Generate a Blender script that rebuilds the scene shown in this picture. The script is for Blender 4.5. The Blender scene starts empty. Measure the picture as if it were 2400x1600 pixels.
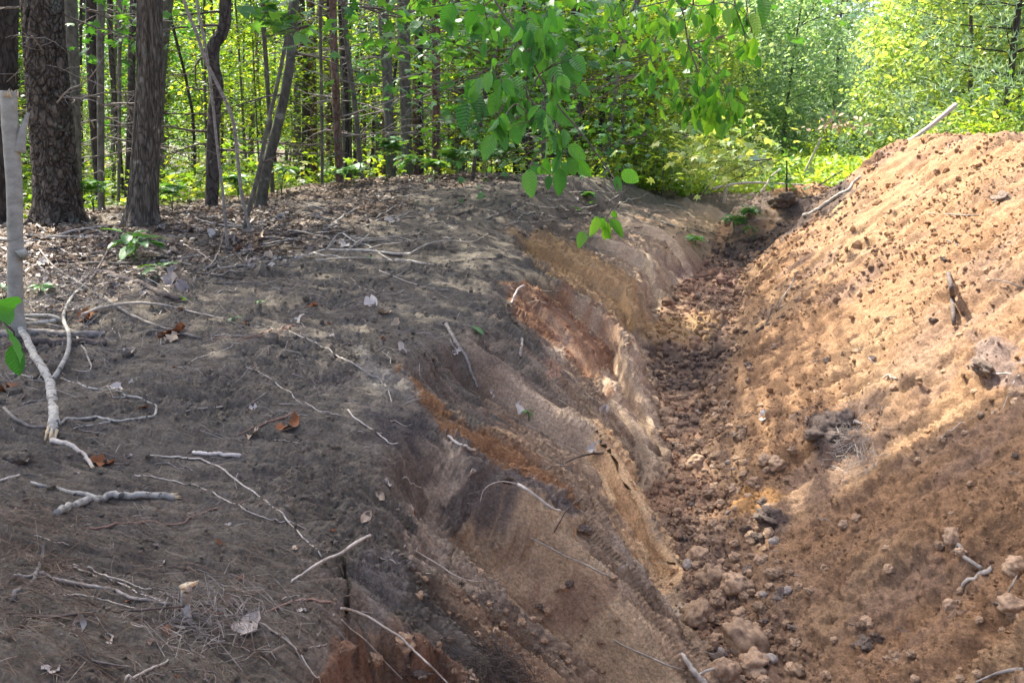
import bpy, math, random
import numpy as np
from mathutils import Vector, Matrix
from mathutils.bvhtree import BVHTree

# ------------------------------------------------------------------ camera, sky, sun
SC = bpy.context.scene
COL = SC.collection
CAMZ, F, PITCH, YAW = 1.0, 2078.0, 12.35, 13.3      # focal length in pixels of the 2400x1600 picture
cam_d = bpy.data.cameras.new("camera"); cam = bpy.data.objects.new("camera", cam_d); COL.objects.link(cam)
cam_d.sensor_width = 36.0; cam_d.lens = F / 2400 * 36; cam_d.clip_end = 2000; cam_d.clip_start = .02
cam.location = (0, 0, CAMZ)
cam.rotation_euler = (math.radians(90 - PITCH), 0, math.radians(YAW))
SC.camera = cam
SUN = np.array([-.47, .33, .82]); SUN /= np.linalg.norm(SUN)
world = bpy.data.worlds.new("World"); SC.world = world; world.use_nodes = True
wn = world.node_tree.nodes; wn.clear()
sky = wn.new('ShaderNodeTexSky'); sky.sky_type = 'NISHITA'; sky.sun_disc = False
sky.sun_elevation = math.asin(SUN[2]); sky.sun_rotation = math.atan2(SUN[0], SUN[1])
sky.air_density = .4; sky.dust_density = 3.5; sky.ozone_density = 1.0
bg = wn.new('ShaderNodeBackground'); bg.inputs[1].default_value = .15
wo = wn.new('ShaderNodeOutputWorld')
world.node_tree.links.new(sky.outputs[0], bg.inputs[0]); world.node_tree.links.new(bg.outputs[0], wo.inputs[0])
sl = bpy.data.lights.new("sun", 'SUN'); sl.energy = 2.8; sl.angle = math.radians(.55); sl.color = (1, .95, .86)
so = bpy.data.objects.new("sun", sl); COL.objects.link(so)
so.rotation_euler = Vector(SUN).to_track_quat('Z', 'Y').to_euler()
vs = SC.view_settings; vs.view_transform = 'Standard'; vs.look = 'None'; vs.gamma = 1; vs.exposure = 2.3
try: vs.use_curve_mapping = False
except Exception: pass
SC.cycles.max_bounces = 6; SC.cycles.diffuse_bounces = 4; SC.cycles.transmission_bounces = 4; SC.cycles.transparent_max_bounces = 4
SC.cycles.use_denoising = True
SC.cycles.sample_clamp_indirect = 6

_p, _y = math.radians(PITCH), math.radians(YAW)
FW = np.array([-math.sin(_y), math.cos(_y), 0.]); RT = np.array([math.cos(_y), math.sin(_y), 0.]); UP = np.array([0, 0, 1.])
FWD = FW * math.cos(_p) - UP * math.sin(_p); CUP = FW * math.sin(_p) + UP * math.cos(_p)
CAM = np.array([0, 0, CAMZ])
def ray(px, py):
    d = FWD + RT * ((px - 1200) / F) - CUP * ((py - 800) / F)
    return d / np.linalg.norm(d)
def project(P):
    v = P - CAM; w = v @ FWD; w = np.where(w < .05, .05, w)
    return 1200 + F * (v @ RT) / w, 800 - F * (v @ CUP) / w
def at_z(px, py, z):
    d = ray(px, py); return CAM + d * ((z - CAMZ) / d[2])
def at_d(px, py, dist):                      # point on the pixel's ray at horizontal distance dist
    d = ray(px, py); return CAM + d * (dist / math.hypot(d[0], d[1]))
RNG = np.random.default_rng(7); random.seed(7)

# ------------------------------------------------------------------ noise
def _h(ix, iy, s):
    n = (ix.astype(np.int64) * 374761393 + iy.astype(np.int64) * 668265263 + s * 1442695041) & 0xffffffff
    n = ((n ^ (n >> 13)) * 1274126177) & 0xffffffff
    n = ((n ^ (n >> 15)) * 2246822519) & 0xffffffff
    return ((n ^ (n >> 16)) & 0xffffff) / float(0xffffff)
def vn(x, y, s=0):
    ix = np.floor(x); iy = np.floor(y); fx = x - ix; fy = y - iy
    fx = fx * fx * (3 - 2 * fx); fy = fy * fy * (3 - 2 * fy)
    a = _h(ix, iy, s); b = _h(ix + 1, iy, s); c = _h(ix, iy + 1, s); d = _h(ix + 1, iy + 1, s)
    return (a + (b - a) * fx + (c - a) * fy + (a - b - c + d) * fx * fy) * 2 - 1
def fbm(x, y, s=0, o=4, g=.5):
    v = 0; a = 1; t = 0
    for k in range(o):
        v = v + a * vn(x * 2.03 ** k + 17.3 * k, y * 2.03 ** k - 9.1 * k, s + k); t += a; a *= g
    return v / t
def lumps(x, y, cell, s=0, prob=.6):         # rounded pebbles, one at most per cell; height in units of cell
    x = x / cell; y = y / cell; ix = np.floor(x); iy = np.floor(y); best = np.zeros_like(x)
    for dx in (-1, 0, 1):
        for dy in (-1, 0, 1):
            cx = ix + dx; cy = iy + dy
            px = cx + .15 + .7 * _h(cx, cy, s); py = cy + .15 + .7 * _h(cx, cy, s + 1)
            r = .18 + .36 * _h(cx, cy, s + 2) ** 2; on = _h(cx, cy, s + 3) < prob
            an = .7 + .6 * _h(cx, cy, s + 4)
            d2 = ((x - px) * an) ** 2 + ((y - py) / an) ** 2
            best = np.maximum(best, np.where(on, np.sqrt(np.maximum(0, r * r - d2)), 0))
    return best
def sst(a, b, x):
    t = np.clip((x - a) / (b - a), 0, 1); return t * t * (3 - 2 * t)

# ------------------------------------------------------------------ object helpers
def link(o, parent=None):
    COL.objects.link(o)
    if parent is not None: o.parent = parent
    return o
def tag(o, label=None, cat=None, group=None, kind=None):
    if label: o['label'] = label
    if cat: o['category'] = cat
    if group: o['group'] = group
    if kind: o['kind'] = kind
    return o
def empty(name, loc, label=None, cat=None, group=None):
    o = bpy.data.objects.new(name, None); o.empty_display_size = .1; o.location = Vector([float(c) for c in loc]); COL.objects.link(o)
    return tag(o, label, cat, group)
class MB:
    def __init__(s): s.v = []; s.q = []; s.t = []; s.n = 0
    def add(s, v, q=None, t=None):
        v = np.asarray(v, float).reshape(-1, 3); s.v.append(v)
        if q is not None and len(q): s.q.append(np.asarray(q, np.int64).reshape(-1, 4) + s.n)
        if t is not None and len(t): s.t.append(np.asarray(t, np.int64).reshape(-1, 3) + s.n)
        s.n += len(v)
    def mesh(s, name, mat, smooth=True, origin=None):
        V = np.concatenate(s.v) if s.v else np.zeros((0, 3))
        if origin is not None: V = V - np.asarray(origin)
        Q = np.concatenate(s.q) if s.q else np.zeros((0, 4), int); T = np.concatenate(s.t) if s.t else np.zeros((0, 3), int)
        me = bpy.data.meshes.new(name)
        me.vertices.add(len(V)); me.vertices.foreach_set('co', V.astype(np.float32).ravel())
        me.loops.add(Q.size + T.size); me.loops.foreach_set('vertex_index', np.concatenate([Q.ravel(), T.ravel()]).astype(np.int32))
        me.polygons.add(len(Q) + len(T))
        st = np.concatenate([np.arange(len(Q)) * 4, Q.size + np.arange(len(T)) * 3]).astype(np.int32)
        me.polygons.foreach_set('loop_start', st)
        me.polygons.foreach_set('use_smooth', np.full(len(st), smooth))
        me.update(calc_edges=True)
        if mat is not None: me.materials.append(mat)
        return me
    def obj(s, name, mat, parent=None, smooth=True, origin=None):
        o = bpy.data.objects.new(name, s.mesh(name, mat, smooth, origin))
        if origin is not None and parent is None: o.location = Vector([float(c) for c in origin])
        return link(o, parent)
def catmull(P, n):
    P = np.asarray(P, float)
    if len(P) < 3:
        t = np.linspace(0, 1, n)[:, None]; return P[0] * (1 - t) + P[-1] * t
    A = np.vstack([2 * P[0] - P[1], P, 2 * P[-1] - P[-2]]); m = len(P) - 1
    u = np.linspace(0, m, n); i = np.minimum(u.astype(int), m - 1); t = (u - i)[:, None]
    a, b, c, d = A[i], A[i + 1], A[i + 2], A[i + 3]
    return .5 * (2 * b + (c - a) * t + (2 * a - 5 * b + 4 * c - d) * t * t + (3 * b - a - 3 * c + d) * t ** 3)
def tube(P, R, sides=6, rough=0., cap=True, seed=0, disp=None):
    P = np.asarray(P, float); n = len(P); R = np.broadcast_to(np.asarray(R, float), (n,)).copy()
    T = np.gradient(P, axis=0); T /= np.linalg.norm(T, axis=1)[:, None] + 1e-9
    ref = np.array([0, 0, 1.]) if abs(T[0][2]) < .9 else np.array([1., 0, 0])
    U = np.zeros_like(P); u = np.cross(T[0], ref); u /= np.linalg.norm(u)
    for i in range(n):
        u = u - T[i] * (u @ T[i]); u /= np.linalg.norm(u) + 1e-9; U[i] = u
    W = np.cross(T, U)
    a = np.arange(sides) * 2 * math.pi / sides
    rr = R[:, None] * np.ones(sides)[None]
    if rough: rr = rr * (1 + rough * np.random.default_rng(seed).uniform(-1, 1, rr.shape))
    if disp is not None: rr = rr + disp
    V = P[:, None] + rr[..., None] * (np.cos(a)[None, :, None] * U[:, None] + np.sin(a)[None, :, None] * W[:, None])
    V = V.reshape(-1, 3)
    i = np.arange(n - 1)[:, None] * sides; j = np.arange(sides)[None]; k = (j + 1) % sides
    Q = np.stack([i + j, i + k, i + sides + k, i + sides + j], -1).reshape(-1, 4)
    t = []
    if cap:
        V = np.vstack([V, P[:1], P[-1:]]); c0 = n * sides; l = (n - 1) * sides
        for s in range(sides):
            t.append((c0, (s + 1) % sides, s)); t.append((c0 + 1, l + s, l + (s + 1) % sides))
    return V, Q, t

# ------------------------------------------------------------------ materials
def mat_new(name):
    m = bpy.data.materials.new(name); m.use_nodes = True; nt = m.node_tree; nt.nodes.clear()
    out = nt.nodes.new('ShaderNodeOutputMaterial'); return m, nt, out
def N(nt, t, **kw):
    n = nt.nodes.new(t)
    for k, v in kw.items(): setattr(n, k, v)
    return n
def ramp(nt, cols):
    r = nt.nodes.new('ShaderNodeValToRGB'); e = r.color_ramp.elements
    while len(e) < len(cols): e.new(.5)
    for i, (p, c) in enumerate(cols): e[i].position = p; e[i].color = (*c, 1)
    return r
def leaf_mat(name, cols, trans=.45, gloss=.35, veins=False, tcol=(1.5, 1.25, .4)):
    m, nt, out = mat_new(name); L = nt.links.new
    g = N(nt, 'ShaderNodeNewGeometry'); oi = N(nt, 'ShaderNodeObjectInfo')
    ad = N(nt, 'ShaderNodeMath', operation='ADD'); L(g.outputs['Random Per Island'], ad.inputs[0]); L(oi.outputs['Random'], ad.inputs[1])
    fr = N(nt, 'ShaderNodeMath', operation='FRACT'); L(ad.outputs[0], fr.inputs[0])
    r = ramp(nt, cols); L(fr.outputs[0], r.inputs[0])
    b = N(nt, 'ShaderNodeBsdfPrincipled'); b.inputs['Roughness'].default_value = .45; b.inputs['Specular IOR Level'].default_value = gloss
    col = r.outputs[0]
    if veins:
        tc = N(nt, 'ShaderNodeTexCoord'); sp = N(nt, 'ShaderNodeSeparateXYZ'); L(tc.outputs['Object'], sp.inputs[0])
        ab = N(nt, 'ShaderNodeMath', operation='ABSOLUTE'); L(sp.outputs[0], ab.inputs[0])
        ml = N(nt, 'ShaderNodeMath', operation='MULTIPLY_ADD'); L(ab.outputs[0], ml.inputs[0]); ml.inputs[1].default_value = -.9; L(sp.outputs[1], ml.inputs[2])
        sc = N(nt, 'ShaderNodeMath', operation='MULTIPLY'); L(ml.outputs[0], sc.inputs[0]); sc.inputs[1].default_value = 55.
        sn = N(nt, 'ShaderNodeMath', operation='SINE'); L(sc.outputs[0], sn.inputs[0])
        bp = N(nt, 'ShaderNodeBump'); bp.inputs['Strength'].default_value = .35; bp.inputs['Distance'].default_value = .012
        L(sn.outputs[0], bp.inputs['Height']); L(bp.outputs[0], b.inputs['Normal'])
        mr = N(nt, 'ShaderNodeMapRange'); L(sn.outputs[0], mr.inputs[0]); mr.inputs[1].default_value = .6; mr.inputs[2].default_value = 1.; mr.inputs[3].default_value = 1.; mr.inputs[4].default_value = .8
        vm = N(nt, 'ShaderNodeVectorMath', operation='SCALE'); L(col, vm.inputs[0]); L(mr.outputs[0], vm.inputs['Scale']); col = vm.outputs[0]
    L(col, b.inputs['Base Color'])
    t = N(nt, 'ShaderNodeBsdfTranslucent')
    vm2 = N(nt, 'ShaderNodeVectorMath', operation='MULTIPLY'); L(col, vm2.inputs[0]); vm2.inputs[1].default_value = tcol; L(vm2.outputs[0], t.inputs[0])
    mx = N(nt, 'ShaderNodeMixShader'); mx.inputs[0].default_value = trans
    L(b.outputs[0], mx.inputs[1]); L(t.outputs[0], mx.inputs[2]); L(mx.outputs[0], out.inputs[0])
    return m
def rough_mat(name, c0, c1, scale=20, bump=.4, dist=.01, stretch=(1, 1, 1), spots=None, rnd=.25, rough=.9, cracks=None):
    m, nt, out = mat_new(name); L = nt.links.new
    tc = N(nt, 'ShaderNodeTexCoord'); mp = N(nt, 'ShaderNodeMapping'); mp.inputs['Scale'].default_value = stretch
    L(tc.outputs['Object'], mp.inputs[0])
    n = N(nt, 'ShaderNodeTexNoise'); n.inputs['Scale'].default_value = scale; n.inputs['Detail'].default_value = 8; n.inputs['Roughness'].default_value = .65
    L(mp.outputs[0], n.inputs[0])
    r = ramp(nt, [(.32, c0), (.68, c1)]); L(n.outputs[0], r.inputs[0]); col = r.outputs[0]
    if spots:
        n2 = N(nt, 'ShaderNodeTexNoise'); n2.inputs['Scale'].default_value = spots[1]; n2.inputs['Detail'].default_value = 5
        L(tc.outputs['Object'], n2.inputs[0])
        r2 = ramp(nt, [(spots[2], (0, 0, 0)), (spots[2] + .06, (1, 1, 1))]); L(n2.outputs[0], r2.inputs[0])
        mc = N(nt, 'ShaderNodeMix', data_type='RGBA'); L(r2.outputs[0], mc.inputs[0]); L(col, mc.inputs[6]); mc.inputs[7].default_value = (*spots[0], 1); col = mc.outputs[2]
    hgt = n.outputs[0]
    if cracks:
        mp2 = N(nt, 'ShaderNodeMapping'); mp2.inputs['Scale'].default_value = cracks[1]; L(tc.outputs['Object'], mp2.inputs[0])
        nd = N(nt, 'ShaderNodeTexNoise'); nd.inputs['Scale'].default_value = 3; nd.inputs['Detail'].default_value = 4; L(mp2.outputs[0], nd.inputs[0])
        mxv = N(nt, 'ShaderNodeMix', data_type='RGBA'); mxv.inputs[0].default_value = .4; L(mp2.outputs[0], mxv.inputs[6]); L(nd.outputs['Color'], mxv.inputs[7])
        vo = N(nt, 'ShaderNodeTexVoronoi', feature='DISTANCE_TO_EDGE'); vo.inputs['Scale'].default_value = cracks[0]; L(mxv.outputs[2], vo.inputs['Vector'])
        rc = ramp(nt, [(.0, (.42, .4, .38)), (.16, (1, 1, 1))]); L(vo.outputs['Distance'], rc.inputs[0])
        mm = N(nt, 'ShaderNodeVectorMath', operation='MULTIPLY'); L(col, mm.inputs[0]); L(rc.outputs[0], mm.inputs[1]); col = mm.outputs[0]
        ah = N(nt, 'ShaderNodeMath', operation='ADD'); L(rc.outputs[0], ah.inputs[0]); L(n.outputs[0], ah.inputs[1]); hgt = ah.outputs[0]
    oi = N(nt, 'ShaderNodeObjectInfo'); mr = N(nt, 'ShaderNodeMapRange'); L(oi.outputs['Random'], mr.inputs[0]); mr.inputs[3].default_value = 1 - rnd; mr.inputs[4].default_value = 1 + rnd
    vm = N(nt, 'ShaderNodeVectorMath', operation='SCALE'); L(col, vm.inputs[0]); L(mr.outputs[0], vm.inputs['Scale'])
    b = N(nt, 'ShaderNodeBsdfPrincipled'); b.inputs['Roughness'].default_value = rough; b.inputs['Specular IOR Level'].default_value = .2
    L(vm.outputs[0], b.inputs['Base Color'])
    bp = N(nt, 'ShaderNodeBump'); bp.inputs['Strength'].default_value = bump; bp.inputs['Distance'].default_value = dist
    L(hgt, bp.inputs['Height']); L(bp.outputs[0], b.inputs['Normal']); L(b.outputs[0], out.inputs[0])
    return m
M = {}
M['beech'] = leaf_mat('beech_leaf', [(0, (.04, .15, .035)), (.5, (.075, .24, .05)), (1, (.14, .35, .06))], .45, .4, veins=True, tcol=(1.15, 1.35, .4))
M['beech_lit'] = leaf_mat('beech_leaf_sunlit', [(0, (.05, .18, .035)), (.5, (.13, .34, .045)), (1, (.27, .5, .06))], .58, .5, veins=True, tcol=(1.3, 1.35, .4))  # lighter, yellower copy of the beech leaf: sunlight put into the colour
M['maple'] = leaf_mat('maple_leaf', [(0, (.035, .13, .03)), (.6, (.06, .2, .05)), (1, (.1, .27, .05))], .45)
M['seedling'] = leaf_mat('seedling_leaf', [(0, (.05, .17, .05)), (.6, (.09, .25, .07)), (1, (.14, .32, .06))], .4, .5)
M['under'] = leaf_mat('understory_leaf', [(0, (.05, .13, .025)), (.35, (.12, .25, .04)), (.75, (.22, .36, .05)), (1, (.38, .46, .07))], .6)
M['canopy'] = leaf_mat('canopy_leaf', [(0, (.05, .12, .03)), (1, (.1, .18, .04))], .4)
M['far'] = leaf_mat('far_leaf', [(0, (.14, .26, .12)), (.4, (.27, .42, .2)), (.85, (.4, .54, .27)), (1, (.55, .62, .3))], .5, .5, tcol=(1.2, 1.2, .75))  # greens paled in place of haze over the distance
M['far2'] = leaf_mat('far_leaf_yellowish', [(0, (.18, .3, .09)), (.6, (.34, .46, .14)), (1, (.52, .56, .16))], .5, .4, tcol=(1.25, 1.2, .6))  # yellowish variant, lightened for the same washed-out distance
M['needle'] = leaf_mat('pine_needle', [(0, (.12, .22, .14)), (.6, (.24, .36, .24)), (1, (.36, .46, .29))], .35, .5, tcol=(1.2, 1.2, .7))  # far pines: haze likewise put into the colour
M['meadow'] = leaf_mat('meadow_plant', [(0, (.2, .34, .07)), (.6, (.32, .48, .1)), (1, (.45, .56, .14))], .4)
M['bark_pine'] = rough_mat('pine_bark', (.035, .03, .023), (.18, .15, .12), 22, 1., .03, (1, 1, .5), ((.16, .165, .135), 6, .64), .05, cracks=(21, (1, 1, .6)))
M['bark_maple'] = rough_mat('maple_bark', (.05, .044, .034), (.2, .172, .135), 40, .9, .015, (1, 1, .18), ((.26, .25, .2), 9, .66), .1, cracks=(34, (1, 1, .16)))
M['bark_grey'] = rough_mat('grey_bark', (.05, .048, .036), (.17, .16, .125), 22, .5, .01, (1, 1, .5), ((.24, .25, .21), 8, .62), .25)
M['bark_smooth'] = rough_mat('smooth_pale_bark', (.24, .23, .185), (.42, .4, .335), 14, .35, .005, (1, 1, 1.6), ((.2, .2, .13), 6, .58), .08)
M['bark_dark'] = rough_mat('dark_bark', (.035, .03, .026), (.1, .085, .075), 25, .6, .01, (1, 1, .4), ((.16, .17, .14), 10, .66), .3, cracks=(18, (1, 1, .35)))
M['bark_red'] = rough_mat('reddish_bark', (.09, .055, .04), (.22, .14, .1), 25, .6, .01, (1, 1, .5), ((.13, .12, .1), 6, .55), .1, cracks=(20, (1, 1, .5)))
M['wood'] = rough_mat('pale_broken_wood', (.45, .33, .18), (.72, .6, .4), 50, .6, .004, (1, 1, .1), None, .05)
M['st_pale'] = rough_mat('pale_twig', (.28, .24, .19), (.55, .5, .42), 45, .4, .003, (1, 1, 1), None, .2)
M['st_lichen'] = rough_mat('lichen_bark', (.19, .18, .15), (.46, .44, .38), 34, .5, .004, (1, 1, 1), ((.09, .085, .075), 38, .57), .1)
M['st_grey'] = rough_mat('grey_twig', (.11, .095, .08), (.32, .29, .25), 35, .4, .003, (1, 1, 1), None, .3)
M['st_dark'] = rough_mat('dark_twig', (.05, .04, .033), (.15, .12, .1), 35, .4, .003, (1, 1, 1), None, .3)
M['st_red'] = rough_mat('reddish_twig', (.16, .09, .065), (.36, .24, .18), 45, .4, .003, (1, 1, 1), None, .2)
M['dl_tan'] = rough_mat('dead_leaf_tan', (.3, .22, .14), (.55, .44, .32), 30, .4, .003, rnd=.25)
M['dl_red'] = rough_mat('dead_leaf_russet', (.14, .055, .025), (.33, .14, .06), 30, .4, .003, rnd=.25)
M['dl_white'] = rough_mat('dead_leaf_bleached', (.36, .31, .26), (.62, .57, .5), 30, .4, .003, rnd=.1)
M['dl_grey'] = rough_mat('dead_leaf_grey', (.13, .11, .095), (.34, .29, .26), 30, .4, .003, rnd=.25)
M['clod'] = rough_mat('sandy_clod', (.25, .165, .1), (.5, .35, .225), 7, .6, .012, rnd=.25)
M['clod_dark'] = rough_mat('topsoil_clod', (.1, .078, .06), (.25, .19, .145), 9, .7, .015, rnd=.2)
M['stone'] = rough_mat('grey_stone', (.19, .155, .125), (.36, .31, .26), 6, .5, .012, rnd=.2)
M['litter'] = leaf_mat('leaf_litter', [(0, (.05, .037, .026)), (.45, (.14, .1, .068)), (.85, (.27, .205, .145)), (1, (.55, .49, .4))], .1, .2, tcol=(1, 1, 1))
M['needle_dead'] = rough_mat('dead_needle', (.09, .065, .045), (.27, .2, .14), 9, .1, .001, rnd=0)
M['crumb'] = rough_mat('sand_crumb', (.24, .145, .085), (.46, .3, .19), 9, .3, .004, rnd=0)
# ------------------------------------------------------------------ terrain
K = 2400 / 2352.
def line(pts):                               # (px, py, z) in the 2352-pixel view, or (px, py, None, distance)
    W = []
    for p in pts:
        q = at_z(p[0] * K, p[1] * K, p[2]) if p[2] is not None else at_d(p[0] * K, p[1] * K, p[3])
        W.append(q)
    W = np.array(W); return W[np.argsort(W[:, 1])]
LN = {}
LN['D'] = line([(830, 1568, -.22), (800, 1440, -.18), (850, 1300, -.16), (930, 1180, -.14), (1010, 1020, -.13), (960, 880, -.1), (1060, 800, -.09), (1160, 720, -.06), (1210, 640, -.02), (1200, 560, .08), (1270, 510, .14), (1400, 480, .14), (1520, 465, .1), (1610, 455, .08)])
LN['M'] = line([(1420, 1568, -.7), (1340, 1400, -.6), (1370, 1290, -.52), (1330, 1130, -.42), (1370, 1000, -.4), (1330, 960, -.42), (1320, 870, -.42), (1400, 765, -.36), (1390, 700, -.32), (1450, 640, -.26), (1500, 560, -.14), (1570, 520, -.1), (1630, 490, -.1)])
LN['E'] = line([(1640, 1568, -.95), (1590, 1470, -.92), (1570, 1380, -.9), (1555, 1310, -.9), (1500, 1220, -.9), (1480, 1140, -.88), (1540, 1090, -.87), (1522, 1000, -.86), (1500, 900, -.84), (1482, 815, -.8), (1500, 770, -.66), (1520, 690, -.62), (1595, 635, -.58), (1640, 590, -.5), (1670, 530, -.4)])
LN['G'] = line([(1740, 1568, -.9), (1705, 1400, -.88), (1660, 1200, -.86), (1625, 1050, -.86), (1615, 900, -.82), (1670, 800, -.72), (1690, 700, -.65), (1690, 640, -.56), (1740, 600, -.48), (1760, 560, -.36)])
LN['I'] = line([(2700, 350, None, 6.0), (2500, 330, None, 7.4), (2352, 318, None, 8.8), (2290, 306, None, 9.3), (2235, 324, None, 9.8), (2110, 320, None, 10.9), (2040, 330, None, 11.6), (1985, 385, None, 12.3), (1940, 440, None, 13.2)])
def col(nm, y):
    W = LN[nm]; return np.interp(y, W[:, 1], W[:, 0]), np.interp(y, W[:, 1], W[:, 2])
# smooth plateau on the left, from scattered points (px, py, distance or z)
PL = []
for px, py, dd in [(600, 468, 11.2), (850, 424, 12), (1000, 412, 12.4), (1150, 406, 12.8), (1300, 410, 13.2), (1450, 415, 14), (1570, 432, 15), (300, 525, 9.3)]:
    PL.append(at_d(px * K, py * K, dd))
for px, py, z in [(0, 1568, .0), (400, 1500, -.04), (0, 1100, .02), (400, 1000, 0), (700, 1000, -.04), (700, 1300, -.1), (0, 800, .03), (300, 700, .06), (600, 700, .05), (0, 640, .05), (560, 590, .1), (850, 700, .02), (850, 560, .16), (1050, 560, .15), (1100, 480, .35)]:
    PL.append(at_z(px * K, py * K, z))
for x, y, z in [(-1.5, 0, 0), (-3, -3, 0), (-4, 2, .02), (-8, 2, .05), (-9, 8, .0), (-14, 14, 0), (-9, 16, 0), (-5.5, 16.5, .15), (-3, 18, .15), (-1, 20, .1), (-6, 24, 0), (-20, 30, .1), (0, 30, .1), (-30, 10, 0), (-10, -10, 0), (-25, -15, 0), (10, 40, .2)]:
    PL.append(np.array([x, y, z]))
PL = np.array(PL)
def _phi(A, B):
    d = np.hypot(A[:, 0][:, None] - B[:, 0][None], A[:, 1][:, None] - B[:, 1][None]); return np.sqrt(d * d + .5)
_n = len(PL); _A = np.zeros((_n + 1, _n + 1)); _A[:_n, :_n] = -_phi(PL, PL) - np.eye(_n) * .05; _A[:_n, _n] = 1; _A[_n, :_n] = 1
_w = np.linalg.solve(_A, np.append(PL[:, 2], 0))
def plateau(x, y):
    sh = x.shape; xy = np.stack([np.clip(x.ravel(), -40, 40), np.clip(y.ravel(), -20, 45)], 1); out = np.empty(len(xy))
    for i in range(0, len(xy), 60000): out[i:i + 60000] = -_phi(xy[i:i + 60000], PL) @ _w[:_n] + _w[_n]
    return np.clip(out.reshape(sh), -.3, .75)
def herm(t, a, b, ta, tb):
    return a * (2 * t ** 3 - 3 * t ** 2 + 1) + ta * (t ** 3 - 2 * t ** 2 + t) + b * (-2 * t ** 3 + 3 * t ** 2) + tb * (t ** 3 - t ** 2)
ENDY = 15.5
def height(x, y):
    """returns z and the cross-section coordinate c: 0 bank, 1 D, 2 M, 3 E, 4 G, 5 I, 6 behind the spoil heap"""
    wob = .05 * vn(y * 2.1, y * 0 + .5, 3) + .025 * vn(y * 5.7, y * 0, 4)
    xD, zD = col('D', y); xM, zM = col('M', y); xE, zE = col('E', y); xG, zG = col('G', y); xI, zI = col('I', y)
    xD = xD + wob * 2; xM = xM + wob
    xE = np.maximum(xE, xM + .06); xG = np.maximum(xG, xE + .25); xI = xI + .1 * vn(y * 1.1, y * 0, 8)
    xC = xD - .55
    P = plateau(x, y); PC = plateau(xC, y)
    zD = np.minimum(zD, PC)
    z = P.copy(); c = np.zeros_like(x)
    def seg(x0, x1, z0, z1, c0, pw=1., bulge=0):
        nonlocal z, c
        m = (x >= x0) & (x < x1); t = np.where(m, (x - x0) / np.maximum(x1 - x0, 1e-4), 0)
        zz = z0 + (z1 - z0) * t ** pw + bulge * 4 * t * (1 - t)
        z = np.where(m, zz, z); c = np.where(m, c0 + t, c)
    seg(xC, xD, PC, zD, 0, 1.6)
    seg(xD, xM, zD, zM, 1, 1.15, .02)
    seg(xM, xE, zM, zE, 2, 1.3)
    seg(xE, xG, zE, zG, 3, 1, -.03)
    xH = xG + (xI - xG) * .5; zH = zG + (zI - zG) * .47
    m = (x >= xG) & (x < xI); t = np.where(m, (x - xG) / np.maximum(xI - xG, .1), 0)
    s = zI - zG
    z = np.where(m, zG + s * (.88 * t + .12 * np.sin(t * math.pi / 2) + .0) - .05 * s * np.sin(t * math.pi) * .6, z); c = np.where(m, 4 + t, c)
    m = x >= xI; t = np.clip((x - xI) / 3.2, 0, 1)
    gz = .1
    z = np.where(m, zI + (gz - zI) * sst(0, 1, np.clip(t, 0, 1) ** 1.2), z); c = np.where(m, 5 + t, c)
    # beyond the end of the trench the ground closes to a flat clearing
    e = sst(ENDY - 2.5, ENDY + 2.0, y + .25 * vn(x * 1.3, y * 1.3, 5))
    gnd = P + (.02 + .05 * vn(x * .4, y * .4, 6) - P) * sst(-3.5, .5, x)
    tr = (c >= 1) & (c < 5)
    z2 = z * (1 - e) + gnd * e
    z = np.where(c >= .02, z2, z)
    # behind the camera the trench goes on as it is
    return z, c
# low dark topsoil ridge at the far end of the heap
RIDGE = [(at_d(1730 * K, 500 * K, 13.2), .32, 1.1), (at_d(1790 * K, 455 * K, 13.6), .42, .9), (at_d(1850 * K, 428 * K, 13.8), .46, 1.), (at_d(1920 * K, 440 * K, 14), .4, 1.1)]
def fullheight(x, y):
    z, c = height(x, y)
    for p, zt, r in RIDGE:
        w = np.exp(-((x - p[0]) ** 2 + (y - p[1]) ** 2) / (2 * (r * .45) ** 2))
        z = np.maximum(z, z + (p[2] - z) * w)
    # sandy bank closing the trench
    p = at_d(1700 * K, 445 * K, 17.5); w = np.exp(-(((x - p[0]) / 1.6) ** 2 + ((y - p[1]) / .9) ** 2)); z = z + w * np.maximum(0, p[2] - z)
    return z, c
th = np.concatenate([np.radians(np.linspace(-180, -60, 25)[:-1]), np.radians(np.linspace(-60, -33, 28)[:-1]), np.radians(np.linspace(-33, 33, 730)), np.radians(np.linspace(33, 60, 28)[1:]), np.radians(np.linspace(60, 180, 25)[1:])])
rr = np.concatenate([[.02], np.geomspace(.15, 1.1, 26)[:-1], np.exp(np.arange(math.log(1.1), math.log(14), .0028)), np.geomspace(14, 60, 130)[1:], np.geomspace(60, 900, 16)[1:]])
TH, RR = np.meshgrid(th, rr); AZ = TH - math.radians(YAW)
GX = RR * np.sin(AZ); GY = RR * np.cos(AZ)
GZ, GC = fullheight(GX, GY)
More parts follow.
